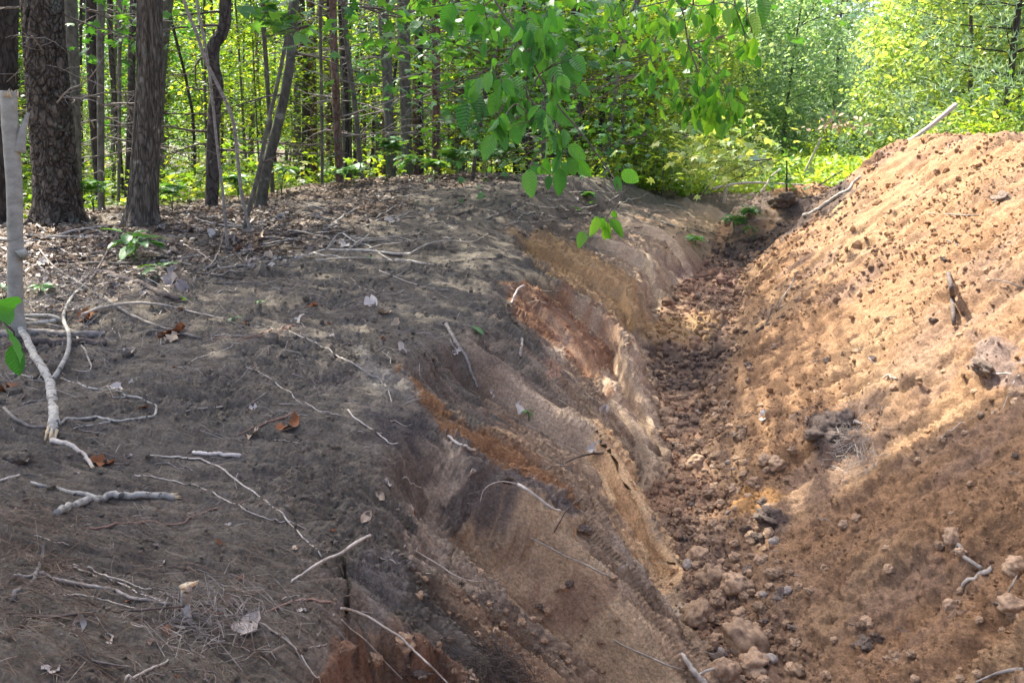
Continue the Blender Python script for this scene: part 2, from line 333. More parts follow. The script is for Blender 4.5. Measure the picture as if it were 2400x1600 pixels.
# large soft undulation everywhere
near = np.clip(14 / np.maximum(RR, 1), 0, 1)
P0 = np.stack([GX, GY, GZ], -1)
def gridnormal(P):
    a = np.gradient(P, axis=1); b = np.gradient(P, axis=0); n = np.cross(a, b); n /= np.linalg.norm(n, axis=-1)[..., None] + 1e-12
    return np.where(n[..., 2:3] < 0, -n, n)
NB = gridnormal(P0)
PXX, PYY = project(P0.reshape(-1, 3)); PXX = PXX.reshape(GX.shape) / K; PYY = PYY.reshape(GX.shape) / K   # in 2352 view
wall = sst(.6, 1.1, GC) * (1 - sst(2.9, 3.05, GC)); floor_ = sst(2.85, 3.05, GC) * (1 - sst(3.95, 4.1, GC)); mound = sst(3.9, 4.15, GC); bank = 1 - np.clip(wall + floor_ + mound, 0, 1)
U = GX + GZ * .9; V = GY                       # across / along, following the slopes
STEPS = [(.9, .8, .7, .1), (2.0, 1.9, 1.7, .14), (3.08, 3.0, 2.72, .31), (4.55, 4.3, 3.72, .24), (6.1, 5.8, 4.75, .12), (7.0, 6.6, 5.55, .27), (8.6, 8.3, 7.5, .2), (10.1, 9.9, 9.3, .2), (11.8, 11.6, 11.2, .16)]
FACE = np.zeros_like(GX)
def bites():
    """bucket bites: going away from the camera each scoop eats deeper into the bank, then the wall steps out again"""
    out = np.zeros_like(GX); VS = V.copy(); jag = .07 * vn(U * 1.7, V * .8, 83) + .012 * vn(U * 6, V * 6, 88); g = np.clip(GC, 1, 3)
    ys = [np.interp(g, [1, 2, 3], s[:3]) + jag for s in STEPS]
    for i in range(1, len(STEPS)):
        y0, y1 = ys[i - 1], ys[i]; f = np.clip((V - y0) / (y1 - y0), 0, 1)
        out = np.maximum(out, np.where((V >= y0) & (V < y1 + .17), STEPS[i][3] * f ** 1.4 * (1 - sst(0, .1, V - y1)), 0)); FACE[:] = np.maximum(FACE, sst(-.01, .02, V - y1) * (1 - sst(.11, .17, V - y1)))
        VS = np.where((V >= y0) & (V < y1), STEPS[i - 1][0] + f * (STEPS[i][0] - STEPS[i - 1][0]), VS)
    return out, VS
BITE, VS = bites(); BITE = BITE * sst(.75, 1.25, GC) * (1 - sst(2.75, 3.02, GC))
VS = np.where((GC > .3) & (GC < 3.1), V + (VS - V) * sst(.3, 1.2, GC), V)
wu = U + .12 * fbm(U * 1.3, V * 1.3, 21, 3); wv = VS + .07 * fbm(U * .9 + 5, V * 1.1, 22, 3)
streak = fbm(wu * 2.2, wv * 22, 31, 4, .6)                       # drag marks running across, towards the trench
streak2 = fbm(wu * 5, wv * 60, 32, 3, .6)
gran = fbm(U * 28, V * 28, 33, 4, .62)
big = fbm(U * 2.3, V * 2.3, 34, 4)
lA = lumps(U, V, .16, 41, .25) * .16; lB = lumps(U, V, .055, 45, .55) * .055; lC = lumps(U, V, .026, 51, .75) * .026
lW = lumps(U * .8, V, .075, 61, .5) * .075
rough_zone = sst(-.1, .35, fbm(U * 1.6, V * 1.6, 35, 3))          # where the surface is loose rather than smeared smooth
D = np.zeros_like(GX)
D += bank * (.028 * streak * near + .015 * streak2 + .06 * big + .07 * fbm(U * .8, V * .8, 86, 3) + (.026 * gran) * (.4 + rough_zone) + lC * .6 * rough_zone + lB * .35 * rough_zone)
D += wall * (.042 * streak + .02 * streak2 + .012 * fbm(wu * 4, wv * 110, 35, 2) + .03 * big + .018 * gran * (.3 + rough_zone) + rough_zone * (lW * .8 + lC * .8))
D += wall * (.03 * sst(-.02, .1, fbm(U * 5, V * 7, 89, 3)) + .02 * sst(0, .08, fbm(U * 12, V * 14, 90, 3)) - .03 * sst(.1, .16, fbm(wu * 2.4, wv * 9, 84, 3)))
D *= 1 - .4 * wall * FACE
fr = sst(-.2, .4, fbm(U * 2.4, V * 2.4, 84, 3))
D += floor_ * (.10 * fbm(U * 2.6, V * 2.6, 36, 4) + (lA * .8 + lB * .8) * fr + lC * .8 + .035 * gran)
patch = sst(-.25, .3, fbm(U * 1.2 + 3, V * 2.2, 37, 3))
D += mound * (.07 * fbm(U * 1.1, V * 2.0, 38, 4) + .07 * fbm(wu * 1.6, wv * 9, 39, 4) + (lB * .5 + lW * .3) * (.1 + .9 * patch) + lC * 1.1 + lA * .12 * sst(.1, .5, fbm(U * .9, V * .9, 40, 2)) + .03 * gran - .05 * sst(.5, .75, vn(U * 6.5, V * 6.5, 71)) * sst(0, .5, vn(U * 2, V * 2, 72)))
# bucket bites: the drag surface steps back in scallops along the wall
# the cracked ledge near the camera: a slot and a fallen corner under it
def near_seg(x, y, a, b):
    a = np.array(a, float); b = np.array(b, float); d = b - a; t = np.clip(((x - a[0]) * d[0] + (y - a[1]) * d[1]) / (d @ d), 0, 1)
    return np.hypot(x - a[0] - t * d[0], y - a[1] - t * d[1]), t
dz = np.zeros_like(GX)
for pl, wd, dep in [([(785, 1275), (800, 1330), (795, 1400)], 9, .25), ([(1055, 1110), (1047, 1200), (1040, 1290)], 3.5, .05), ([(1455, 880), (1450, 920), (1460, 960)], 2.5, .04), ([(925, 865), (985, 950)], 3, .02)]:
    for a, b in zip(pl[:-1], pl[1:]):
        d, t = near_seg(PXX, PYY, a, b); w = wd * (.6 + .5 * vn(PYY / 9, PXX / 30, 77)); dz -= dep * np.clip(1 - d / np.maximum(w, .5), 0, 1) ** .6 * .6
def poly_mask(pts, feather=10, wob=10, sc=.02, seed=0):
    X = PXX + wob * fbm(PXX * sc, PYY * sc, 200 + seed, 3) + 34 * streak + 14 * streak2; Y = PYY + wob * fbm(PXX * sc + 9, PYY * sc, 300 + seed, 3) + 16 * streak
    pts = np.array(pts, float); lo = pts.min(0) - 3 * feather - wob * 2; hi = pts.max(0) + 3 * feather + wob * 2
    sel = (X > lo[0]) & (X < hi[0]) & (Y > lo[1]) & (Y < hi[1]) & (RR > 1.) & (np.abs(TH) < .75)
    out = np.zeros_like(X); x = X[sel]; y = Y[sel]; ins = np.zeros(len(x), bool); dm = np.full(len(x), 1e9)
    for (x0, y0), (x1, y1) in zip(pts, np.roll(pts, -1, 0)):
        c = ((y0 > y) != (y1 > y)) & (x < (x1 - x0) * (y - y0) / (y1 - y0 + 1e-9) + x0); ins ^= c
        d, t = near_seg(x, y, (x0, y0), (x1, y1)); dm = np.minimum(dm, d)
    out[sel] = sst(-feather, feather, np.where(ins, dm, -dm)); return out
hole = poly_mask([(800, 1440), (850, 1415), (905, 1440), (1000, 1490), (1060, 1600), (690, 1600), (760, 1530), (800, 1500)], 13, 22, .03, 1)
dz -= hole * (.12 + .09 * fbm(U * 6, V * 6, 78, 4)); D += hole * (lA * .8 + lB * .8)
loose = poly_mask([(900, 1290), (1060, 1270), (1180, 1330), (1350, 1440), (1450, 1568), (1060, 1600), (930, 1440)], 25, 30, .02, 2)
ledge = poly_mask([(1030, 1000), (1080, 1040), (1180, 1085), (1320, 1185), (1310, 1225), (1240, 1190), (1130, 1130), (1050, 1100)], 6, 10, .04, 5)
D += ledge * (.035 + lB * .9 + lW * .6 + .05 * gran)
D += loose * (lW * .7 + lB * .9 + lC * .6)
for nm, cx, cy, s, amp in [('d', 1900, 1000, 45, .09), ('d', 1770, 1195, 28, .06), ('d', 2290, 840, 55, .09), ('b', 880, 985, 60, .03), ('d', 2290, 440, 70, .06), ('d', 2230, 560, 60, -.03)]:
    w = np.exp(-(((PXX - cx) / s) ** 2 + ((PYY - cy) / s) ** 2)) * (np.abs(TH) < .8); D += w * (amp * (.6 + .5 * fbm(U * 14, V * 14, 79, 3)) + lB * .8)
PT = P0 + NB * (D * np.clip(20 / RR, .3, 1))[..., None]; PT[..., 2] += dz - BITE * .85; PT[..., 0] -= BITE * .25
# keep the ground under the camera clear
NT = gridnormal(PT)
# ------------------------------------------------------------------ soil colours (albedo of the different soils)
C = np.zeros(GX.shape + (3,))
def lerp(c, m): 
    global C
    m = np.clip(m, 0, 1); C = C * (1 - m[..., None]) + np.asarray(c) * m[..., None]
C[:] = (.162, .141, .11)
nz = fbm(U * 3, V * 5, 91, 4)
lerp((.205, .175, .134), bank * sst(-.1, .5, nz) * .8)
lerp((.1, .086, .073), bank * sst(.05, .55, fbm(U * 6, V * 9, 92, 4)) * .6)
litter = sst(5.2, 7.5, RR) * bank * sst(-.6, .2, fbm(GX * 1.1, GY * 1.1, 93, 3) - sst(-4.2, -2.2, GX) * 1.2)
lerp((.17, .12, .085), litter * .75)
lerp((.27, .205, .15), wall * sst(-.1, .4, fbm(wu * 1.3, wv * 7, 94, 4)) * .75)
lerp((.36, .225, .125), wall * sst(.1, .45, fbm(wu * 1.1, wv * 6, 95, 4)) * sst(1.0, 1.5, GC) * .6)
lerp((.34, .215, .135), floor_); lerp((.22, .155, .11), floor_ * sst(-.1, .4, fbm(U * 3, V * 3, 96, 4)) * .8)
lerp((.31, .185, .1), mound)
lerp((.35, .225, .125), mound * sst(-.1, .4, fbm(U * 1.4, V * 2.5, 97, 4)))
lerp((.25, .16, .1), mound * sst(.0, .5, fbm(U * 2.2, V * 6, 98, 4)) * .7)
lerp((.24, .165, .125), mound * sst(.15, .5, fbm(U * 1.1, V * 3, 99, 4)) * .5)
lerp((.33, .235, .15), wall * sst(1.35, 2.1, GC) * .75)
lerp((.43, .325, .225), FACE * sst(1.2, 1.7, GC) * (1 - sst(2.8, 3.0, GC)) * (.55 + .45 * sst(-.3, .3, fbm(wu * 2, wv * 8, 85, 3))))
SOIL = [
 ([(1030, 1000), (1080, 1040), (1180, 1085), (1320, 1185), (1310, 1225), (1240, 1190), (1130, 1130), (1050, 1100)], (.17, .14, .115), 6, .95),
 ([(1180, 530), (1330, 560), (1450, 635), (1510, 760), (1480, 785), (1380, 690), (1250, 610)], (.42, .26, .125), 16, .85),
 ([(1150, 650), (1300, 665), (1420, 755), (1455, 870), (1400, 890), (1300, 775), (1180, 700)], (.28, .15, .085), 14, .9),
 ([(920, 855), (990, 895), (1080, 975), (1200, 1015), (1300, 1090), (1350, 1170), (1250, 1140), (1140, 1090), (1010, 990), (935, 900)], (.31, .165, .08), 10, .95),
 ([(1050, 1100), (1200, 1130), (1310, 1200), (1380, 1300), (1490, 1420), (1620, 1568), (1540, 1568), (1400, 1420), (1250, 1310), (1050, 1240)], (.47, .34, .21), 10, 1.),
 ([(1050, 1180), (1150, 1215), (1260, 1330), (1130, 1320), (1040, 1300)], (.4, .31, .22), 10, .9),
 ([(1180, 1200), (1290, 1250), (1400, 1330), (1420, 1370), (1300, 1310)], (.28, .175, .115), 9, .6),
 ([(1020, 1005), (1055, 1060), (1058, 1110), (1040, 1310), (925, 1270), (960, 1130)], (.43, .34, .245), 5, 1.),
 ([(810, 1290), (900, 1260), (935, 1300), (925, 1440), (850, 1460)], (.24, .21, .175), 6, .9),
 ([(840, 1400), (930, 1400), (910, 1470), (850, 1480)], (.33, .23, .15), 10, .7),
 ([(1350, 960), (1420, 1000), (1480, 1160), (1570, 1330), (1520, 1310), (1430, 1190), (1390, 1060)], (.6, .39, .21), 6, .95),  # orange soil ridge, colour brightened for its sunlit right edge
 ([(1390, 1160), (1440, 1220), (1580, 1410), (1540, 1400), (1430, 1300)], (.42, .33, .24), 6, .95),
 ([(1440, 1330), (1520, 1420), (1640, 1568), (1590, 1568), (1500, 1460)], (.5, .34, .21), 9, .7),
 ([(1435, 770), (1475, 850), (1525, 1005), (1490, 1015), (1420, 920), (1385, 850)], (.5, .37, .25), 6, 1.),
 ([(1260, 760), (1300, 770), (1280, 830), (1250, 820)], (.36, .29, .22), 8, .8),
 ([(1250, 820), (1290, 840), (1300, 890), (1260, 880)], (.42, .26, .17), 8, .8),
 ([(1470, 600), (1540, 560), (1600, 625), (1560, 640), (1530, 690), (1490, 690)], (.42, .32, .22), 10, .8),
 ([(1540, 590), (1590, 600), (1600, 630), (1550, 640)], (.38, .34, .28), 6, .6),
 ([(1500, 730), (1640, 735), (1620, 795), (1490, 795)], (.4, .26, .13), 10, .85),
 ([(1480, 800), (1690, 800), (1660, 900), (1520, 900)], (.13, .095, .075), 14, .8),  # hollow below the step: its shade put into the soil colour
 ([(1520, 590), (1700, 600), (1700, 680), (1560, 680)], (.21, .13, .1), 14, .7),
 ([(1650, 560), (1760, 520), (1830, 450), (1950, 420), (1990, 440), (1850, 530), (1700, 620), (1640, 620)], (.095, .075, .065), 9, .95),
 ([(1640, 440), (1720, 430), (1790, 450), (1770, 500), (1690, 520), (1640, 490)], (.42, .32, .24), 8, .9),
 ([(800, 1430), (920, 1430), (1040, 1500), (1080, 1600), (680, 1600)], (.27, .155, .095), 9, .9),
 ([(850, 950), (960, 960), (1000, 1010), (900, 1040)], (.09, .08, .075), 14, .8),
 ([(840, 850), (930, 860), (980, 940), (900, 930)], (.26, .235, .19), 12, .8),  # pale soil, lightened where a sun dapple falls on the bank
 ([(820, 800), (880, 850), (900, 920), (850, 900)], (.38, .345, .27), 14, .5),  # brighter part of the same painted dapple
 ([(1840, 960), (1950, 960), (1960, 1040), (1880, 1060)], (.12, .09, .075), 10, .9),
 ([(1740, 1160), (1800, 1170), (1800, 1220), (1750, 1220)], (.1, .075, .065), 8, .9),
 ([(2230, 780), (2352, 800), (2352, 900), (2260, 880)], (.25, .19, .16), 16, .8),
 ([(1950, 330), (2040, 320), (2100, 340), (2010, 400)], (.22, .14, .1), 10, .7),
 ([(1690, 1110), (1790, 1120), (1760, 1180), (1700, 1190)], (.5, .27, .1), 14, .7),
]
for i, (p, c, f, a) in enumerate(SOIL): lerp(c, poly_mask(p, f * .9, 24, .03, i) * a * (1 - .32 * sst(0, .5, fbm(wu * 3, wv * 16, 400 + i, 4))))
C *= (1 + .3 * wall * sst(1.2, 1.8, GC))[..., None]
fine = fbm(wu * 3, wv * 85, 36, 3, .7)
C *= (1 + .2 * fine * wall + .12 * fine * bank)[..., None]
C *= (1 + .12 * gran + .08 * streak2 * (wall + bank))[..., None]
C[RR > 15.5] = (.12, .095, .065)
me_n = len(rr); th_n = len(th)
ii = np.arange(me_n - 1)[:, None] * th_n; jj = np.arange(th_n - 1)[None]
Q = np.stack([ii + jj, ii + th_n + jj, ii + th_n + jj + 1, ii + jj + 1], -1).reshape(-1, 4)
def soil_mat():
    m, nt, out = mat_new('soil'); L = nt.links.new
    at = N(nt, 'ShaderNodeAttribute', attribute_name='soil'); tc = N(nt, 'ShaderNodeTexCoord')
    n = N(nt, 'ShaderNodeTexNoise'); n.inputs['Scale'].default_value = 90; n.inputs['Detail'].default_value = 8; n.inputs['Roughness'].default_value = .75; L(tc.outputs['Object'], n.inputs[0])
    n2 = N(nt, 'ShaderNodeTexNoise'); n2.inputs['Scale'].default_value = 14; n2.inputs['Detail'].default_value = 9; n2.inputs['Roughness'].default_value = .7; L(tc.outputs['Object'], n2.inputs[0])
    mr = N(nt, 'ShaderNodeMapRange'); L(n.outputs[0], mr.inputs[0]); mr.inputs[1].default_value = .3; mr.inputs[2].default_value = .7; mr.inputs[3].default_value = .5; mr.inputs[4].default_value = 1.5
    mr2 = N(nt, 'ShaderNodeMapRange'); L(n2.outputs[0], mr2.inputs[0]); mr2.inputs[1].default_value = .3; mr2.inputs[2].default_value = .7; mr2.inputs[3].default_value = .75; mr2.inputs[4].default_value = 1.25
    mu = N(nt, 'ShaderNodeMath', operation='MULTIPLY'); L(mr.outputs[0], mu.inputs[0]); L(mr2.outputs[0], mu.inputs[1])
    vm = N(nt, 'ShaderNodeVectorMath', operation='SCALE'); L(at.outputs['Color'], vm.inputs[0]); L(mu.outputs[0], vm.inputs['Scale'])
    mp = N(nt, 'ShaderNodeMapping'); mp.inputs['Scale'].default_value = (5, 70, 1); da = N(nt, 'ShaderNodeAttribute', attribute_name='drag'); L(da.outputs['Vector'], mp.inputs[0])
    n3 = N(nt, 'ShaderNodeTexNoise'); n3.inputs['Scale'].default_value = 1.; n3.inputs['Detail'].default_value = 5; n3.inputs['Distortion'].default_value = .6; L(mp.outputs[0], n3.inputs[0])
    m3 = N(nt, 'ShaderNodeMath', operation='MULTIPLY'); L(n3.outputs[0], m3.inputs[0]); L(at.outputs['Alpha'], m3.inputs[1])
    mr3 = N(nt, 'ShaderNodeMapRange'); L(m3.outputs[0], mr3.inputs[0]); mr3.inputs[1].default_value = 0; mr3.inputs[2].default_value = .5; mr3.inputs[3].default_value = 1.; mr3.inputs[4].default_value = 1.
    b = N(nt, 'ShaderNodeBsdfPrincipled'); b.inputs['Roughness'].default_value = .95; b.inputs['Specular IOR Level'].default_value = .1
    L(vm.outputs[0], b.inputs['Base Color'])
    b3 = N(nt, 'ShaderNodeBump'); b3.inputs['Strength'].default_value = .8; b3.inputs['Distance'].default_value = .02; L(m3.outputs[0], b3.inputs['Height'])
    bp = N(nt, 'ShaderNodeBump'); bp.inputs['Strength'].default_value = 1.; bp.inputs['Distance'].default_value = .014; L(n.outputs[0], bp.inputs['Height']); L(b3.outputs[0], bp.inputs['Normal'])
    L(bp.outputs[0], b.inputs['Normal']); L(b.outputs[0], out.inputs[0]); return m
SOILM = soil_mat()
mb = MB(); mb.add(PT.reshape(-1, 3), Q)
ground = mb.obj('ground', SOILM); tag(ground, kind='structure')
at_ = ground.data.attributes.new('soil', 'FLOAT_COLOR', 'POINT')
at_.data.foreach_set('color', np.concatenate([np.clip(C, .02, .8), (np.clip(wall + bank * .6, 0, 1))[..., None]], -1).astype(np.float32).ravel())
dr_ = ground.data.attributes.new('drag', 'FLOAT_VECTOR', 'POINT'); dr_.data.foreach_set('vector', np.stack([wu, wv, wu * 0], -1).astype(np.float32).ravel())
# coarse copy of the surface used only for placing things
s3 = PT[::3, ::3]; a_, b_ = s3.shape[:2]
i3 = np.arange(a_ - 1)[:, None] * b_; j3 = np.arange(b_ - 1)[None]
BV = BVHTree.FromPolygons(s3.reshape(-1, 3).tolist(), np.stack([i3 + j3, i3 + b_ + j3, i3 + b_ + j3 + 1, i3 + j3 + 1], -1).reshape(-1, 4).tolist())
def hit(px, py):
    h = BV.ray_cast(Vector(CAM), Vector(ray(px, py)))
    if h[0] is None: return at_d(px, py, 14.), np.array([0, 0, 1.])
    n = np.array(h[1]); n = n if n[2] > 0 else -n
    return np.array(h[0]), n
def gz(x, y):
    h = BV.ray_cast(Vector((x, y, 30)), Vector((0, 0, -1))); return h[0][2] if h[0] is not None else 0.

def where(px, py, marks): return min(marks, key=lambda m: (m[0] - px) ** 2 + (m[1] - py) ** 2)[2]
XM = [(60, 0, 'left of the thick conifer'), (200, 0, 'between the thick conifer and the maple'), (420, 0, 'right of the maple'), (520, 0, 'behind the crooked trunk'), (640, 0, 'behind the smooth leaning trunk'), (720, 0, 'left of the pole-like pale trunk'), (790, 0, 'behind the reddish conifer'), (860, 0, 'left of the first grey conifer'), (935, 0, 'between the two grey conifers'), (1010, 0, 'right of the second grey conifer'), (1110, 0, 'behind the dark leaning pole'), (1200, 0, 'left of the drooping beech twig'), (1300, 0, 'behind the drooping beech twig'), (1390, 0, 'left of the close pair of trunks'), (1460, 0, 'right of the close pair of trunks'), (1560, 0, 'behind the end of the bank')]
# ------------------------------------------------------------------ trees
def z_(ox, oy, s=2.8): return lambda p: (ox + p[0] / s, oy + p[1] / s)
Z1, Z2, Z3 = z_(0, 0), z_(800, 0), z_(1600, 0); Z4, Z5, Z6 = z_(0, 520), z_(800, 520), z_(1600, 520); Z7, Z8, Z9 = z_(0, 1040), z_(800, 1040), z_(1600, 1040)
Z0 = lambda p: (p[0], p[1])
def rot_y(a):
    c, s = math.cos(a), math.sin(a); return np.array([[c, -s, 0], [s, c, 0], [0, 0, 1]])
def rnd_rots(n, rng, up=.0):
    """n random orthonormal frames (rows: width, length, normal); up>0 favours leaves lying flat"""
    nrm = rng.normal(size=(n, 3)); nrm[:, 2] = np.abs(nrm[:, 2]) + up; nrm /= np.linalg.norm(nrm, axis=1)[:, None]
    l = rng.normal(size=(n, 3)); l[:, 2] -= .5; l -= (l * nrm).sum(1)[:, None] * nrm; l /= np.linalg.norm(l, axis=1)[:, None]
    return np.cross(l, nrm), l, nrm
def leaf_cards(mb, P, size, rng, up=.6, kind='hex'):
    n = len(P); w, l, nr = rnd_rots(n, rng, up); s = size * rng.uniform(.6, 1.25, n)[:, None]
    if kind == 'hex':
        loc = [(0, 0, 0), (.26, .3, .05), (.24, .68, .03), (0, 1., -.06), (-.24, .68, .03), (-.26, .3, .05)]
        V = np.stack([P + s * (w * a + l * b + nr * c) for a, b, c in loc], 1)
        i = np.arange(n)[:, None] * 6
        mb.add(V.reshape(-1, 3), np.concatenate([i + [0, 1, 2, 3], i + [0, 3, 4, 5]]))
    elif kind == 'maple':
        loc = [(0, 0, 0), (.5, .12, -.04), (.24, .4, .04), (.52, .72, -.05), (.14, .66, .04), (0, 1.05, -.08), (-.14, .66, .04), (-.52, .72, -.05), (-.24, .4, .04), (-.5, .12, -.04)]
        V = np.stack([P + s * (w * a + l * b + nr * c) for a, b, c in loc], 1); i = np.arange(n)[:, None] * 10
        mb.add(V.reshape(-1, 3), np.concatenate([i + [0, 1, 2, 2], i + [2, 3, 4, 2]])[:0], np.concatenate([i + [0, 1, 2], i + [2, 3, 4], i + [4, 5, 6], i + [6, 7, 8], i + [8, 9, 0], i + [0, 2, 4], i + [0, 4, 6], i + [0, 6, 8]]))
    else:
        loc = [(-.3, .1, 0), (.3, .1, 0), (.22, .9, 0), (-.22, .9, 0)]
        V = np.stack([P + s * (w * a + l * b + nr * c) for a, b, c in loc], 1); i = np.arange(n)[:, None] * 4
        mb.add(V.reshape(-1, 3), i + [0, 1, 2, 3])
def clump_points(rng, centre, rad, nclump, per, spread):
    c = rng.normal(size=(nclump, 3)); c /= np.linalg.norm(c, axis=1)[:, None]; c *= rng.uniform(.25, 1, (nclump, 1)) ** .45
    c = c * np.asarray(rad) + np.asarray(centre)
    p = np.repeat(c, per, 0) + rng.normal(size=(nclump * per, 3)) * np.asarray(spread) * np.repeat(rng.uniform(.5, 1.3, (nclump, 1)), per, 0)
    return p
def crown_mesh(name, seed, rad, nclump, per, spread, size, mat, kind='hex', up=.6, centre=(0, 0, 0)):
    rng = np.random.default_rng(seed); mb = MB(); leaf_cards(mb, clump_points(rng, centre, rad, nclump, per, spread), size, rng, up, kind)
    return mb.mesh(name, M[mat], False)
def inst(me, name, parent=None, loc=(0, 0, 0), rz=0, sc=1.):
    o = bpy.data.objects.new(name, me); o.location = Vector([float(c) for c in loc]); o.rotation_euler = (0, 0, float(rz))
    o.scale = (sc, sc, sc) if np.isscalar(sc) else sc
    return link(o, parent)
def bark_disp(n, sides, amp, kind, seed, R):
    a = np.arange(sides) / sides; h = np.linspace(0, 1, n)
    A, Hh = np.meshgrid(a, h); X = np.cos(A * 2 * math.pi) * 3; Y = np.sin(A * 2 * math.pi) * 3
    if kind == 'plates':
        d = np.abs(fbm(A * 14 % 14, Hh * n / 9., seed, 3)); d = sst(.0, .16, d); lo = fbm(X * .6, Y * .6 + Hh * 4, seed + 5, 3)
        return amp * (d - .6 + .7 * lo + .5 * fbm(X * 3, Y * 3 + Hh * n / 3, seed + 9, 3))
    d = np.abs(vn(X * 4 + .5 * vn(X, Hh * n / 20, seed), Y * 4 + Hh * n / 40., seed + 2)); return amp * (sst(0, .35, d) - .5 + .5 * fbm(X, Y + Hh * 8, seed + 7, 3))
def trunk_pts(px, d, base_z=None, top=9.5, lean_top=None):
    """px: list of picture points from top to base; d: distance. Extends into the ground and above the frame"""
    P = [at_d(p[0], p[1], d) for p in px][::-1]          # base first
    g = gz(P[0][0], P[0][1]); 
    if P[0][2] > g - .1:
        dirn = P[0] - P[1]; dirn = dirn / max(.2, -dirn[2]) if dirn[2] < -.05 else np.array([0, 0, -1.]); P = [P[0] + dirn * (P[0][2] - g + .25)] + P
    t = P[-1] - P[-2]; t = t / max(t[2], .3); t[:2] = np.clip(t[:2], -.3, .3)
    if top > P[-1][2] + .5: P = P + [P[-1] + t * (top - P[-1][2]) * .5 + np.array([.1, 0, 0]), P[-1] + t * (top - P[-1][2])]
    return np.array(P)
def branch_twigs(rng, root, az, L, up, mbx, r0=.012, n=9, twigs=5):
    d = np.array([math.cos(az), math.sin(az), up]); p = root.copy(); P = [p.copy()]
    for i in range(n):
        d = d + rng.normal(size=3) * [.13, .13, .10] + [0, 0, -.02]; d /= np.linalg.norm(d); p = p + d * L / n; P.append(p.copy())
    P = np.array(P); V, Qd, T = tube(P, np.linspace(r0, r0 * .25, len(P)), 5, .1); mbx.add(V, Qd, T)
    for k in range(twigs):
        i = rng.integers(2, n); dd = (P[min(i + 1, n)] - P[i]); dd /= np.linalg.norm(dd) + 1e-9; q = P[i].copy(); Qp = [q.copy()]
        s = rng.normal(size=3) * .9; s[2] *= .6; dd = dd + s; dd /= np.linalg.norm(dd); l = L * rng.uniform(.15, .45)
        for m in range(4):
            dd = dd + rng.normal(size=3) * .2; dd /= np.linalg.norm(dd); q = q + dd * l / 4; Qp.append(q.copy())
        V, Qd, T = tube(np.array(Qp), np.linspace(r0 * .4, r0 * .15, 5), 4); mbx.add(V, Qd, T)
CR_IN = [crown_mesh('canopy_crown', 500 + i, (2.3, 2.3, 1.8), 60, 32, (.3, .3, .16), .13, 'canopy', up=1.2) for i in range(3)]
CR_D = crown_mesh('dense_crown', 520, (2.2, 2.2, 1.8), 190, 40, (.3, .3, .2), .15, 'canopy', up=1.2)
def tree(name, label, px, d, widths, bark, sides=14, rows=60, disp=0, dkind='furrow', top=9.5, cat='tree', group=None, branches=0, bz=(.5, 2.9), bl=(.5, 1.4), bmat='st_dark', flare=0, seed=0, crown=None, br0=.012):
    rng = np.random.default_rng(1000 + seed); P0_ = trunk_pts([Z0(p) for p in px], d, top=top); P = catmull(P0_, rows)
    w = np.interp(np.linspace(0, 1, rows), np.linspace(0, 1, len(widths)), widths) / F * d * .5
    hh = P[:, 2] - gz(P[0][0], P[0][1])
    vis = np.array([p[1] for p in px]); 
    py = project(P)[1]; w = np.interp(-py, -np.array([max(vis), min(vis)]), [widths[0], widths[-1]]) / F * d * .5
    w = w * .9 * math.cos(math.atan((px[0][0] - 1200) / F)) ** 1.6
    w = w * (1 + flare * np.exp(-np.maximum(hh, 0) / .16)); w = np.where(hh > 3, w * np.clip(1 - (hh - 3) / 14, .3, 1), w)
    dp = bark_disp(rows, sides, disp, dkind, seed + 50, w) if disp else None
    if dp is not None: an_ = np.arange(sides) * 2 * math.pi / sides; dp = dp + (w * np.exp(-np.maximum(hh, 0) / .17))[:, None] * .38 * np.maximum(0, np.cos(an_ * 3 + seed) * .6 + np.cos(an_ * 5 + seed * 2) * .5)[None]
    base = np.array([P[0][0], P[0][1], gz(P[0][0], P[0][1])])
    e = empty(name, base, label, cat, group)
    mb = MB(); mb.add(*tube(P - base, w, sides, .03 if not disp else 0, seed=seed, disp=dp)); mb.obj('trunk', M[bark], e)
    for k in range(branches):
        z = rng.uniform(*bz); i = int(np.argmin(np.abs(hh - z))); m = MB(); az = rng.uniform(0, 2 * math.pi) if rng.random() < .4 else rng.choice([0, math.pi]) + rng.normal() * .5
        branch_twigs(rng, P[i] - base, az, rng.uniform(*bl), rng.uniform(-.25, .3), m, br0); m.obj('branch', M[bmat], e)
    if crown:
        for (cx, cy, cz, s) in crown:
            c = inst(CR_IN[rng.integers(3)], 'crown', e, np.array([cx, cy, cz]) - base, rng.uniform(0, 6.28), s)
    return e
# canopy positions that shade the bank: (shaded ground point) + sun direction * height
def over(x, y, h): k = h / SUN[2]; return (x + SUN[0] * k, y + SUN[1] * k, h)
def T1(*pts): return [Z1(p) for p in pts]
def T2(*pts): return [Z2(p) for p in pts]
tree('conifer_tree', 'tall conifer with thick scaly plated trunk, behind the snapped pale sapling', T1((275, 0), (300, 350), (330, 700), (360, 1050), (395, 1500)), 10.2, [112, 102], 'bark_pine', 110, 330, .02, 'plates', 10.5, flare=.18, branches=9, bz=(.7, 3.0), bl=(.8, 1.8), bmat='st_grey', seed=1, crown=[(*over(-2.6, 5.2, 7.6), 1.), (*over(-3.6, 8.2, 8), 1.1)])
tree('dark_conifer_tree', 'dark conifer trunk cut by the left edge behind the snapped sapling', T1((20, 0), (20, 700), (5, 1500)), 11.5, [60, 75], 'bark_dark', 40, 120, .012, 'plates', 10, seed=2, branches=3, crown=[(*over(-5.2, 8, 8), 1.1)])
tree('straight_tree', 'pale brown trunk touching the right side of the thick conifer', T1((462, 0), (480, 500), (500, 1300)), 12.5, [30, 34], 'bark_grey', 24, 90, .006, 'furrow', 9.5, seed=3)
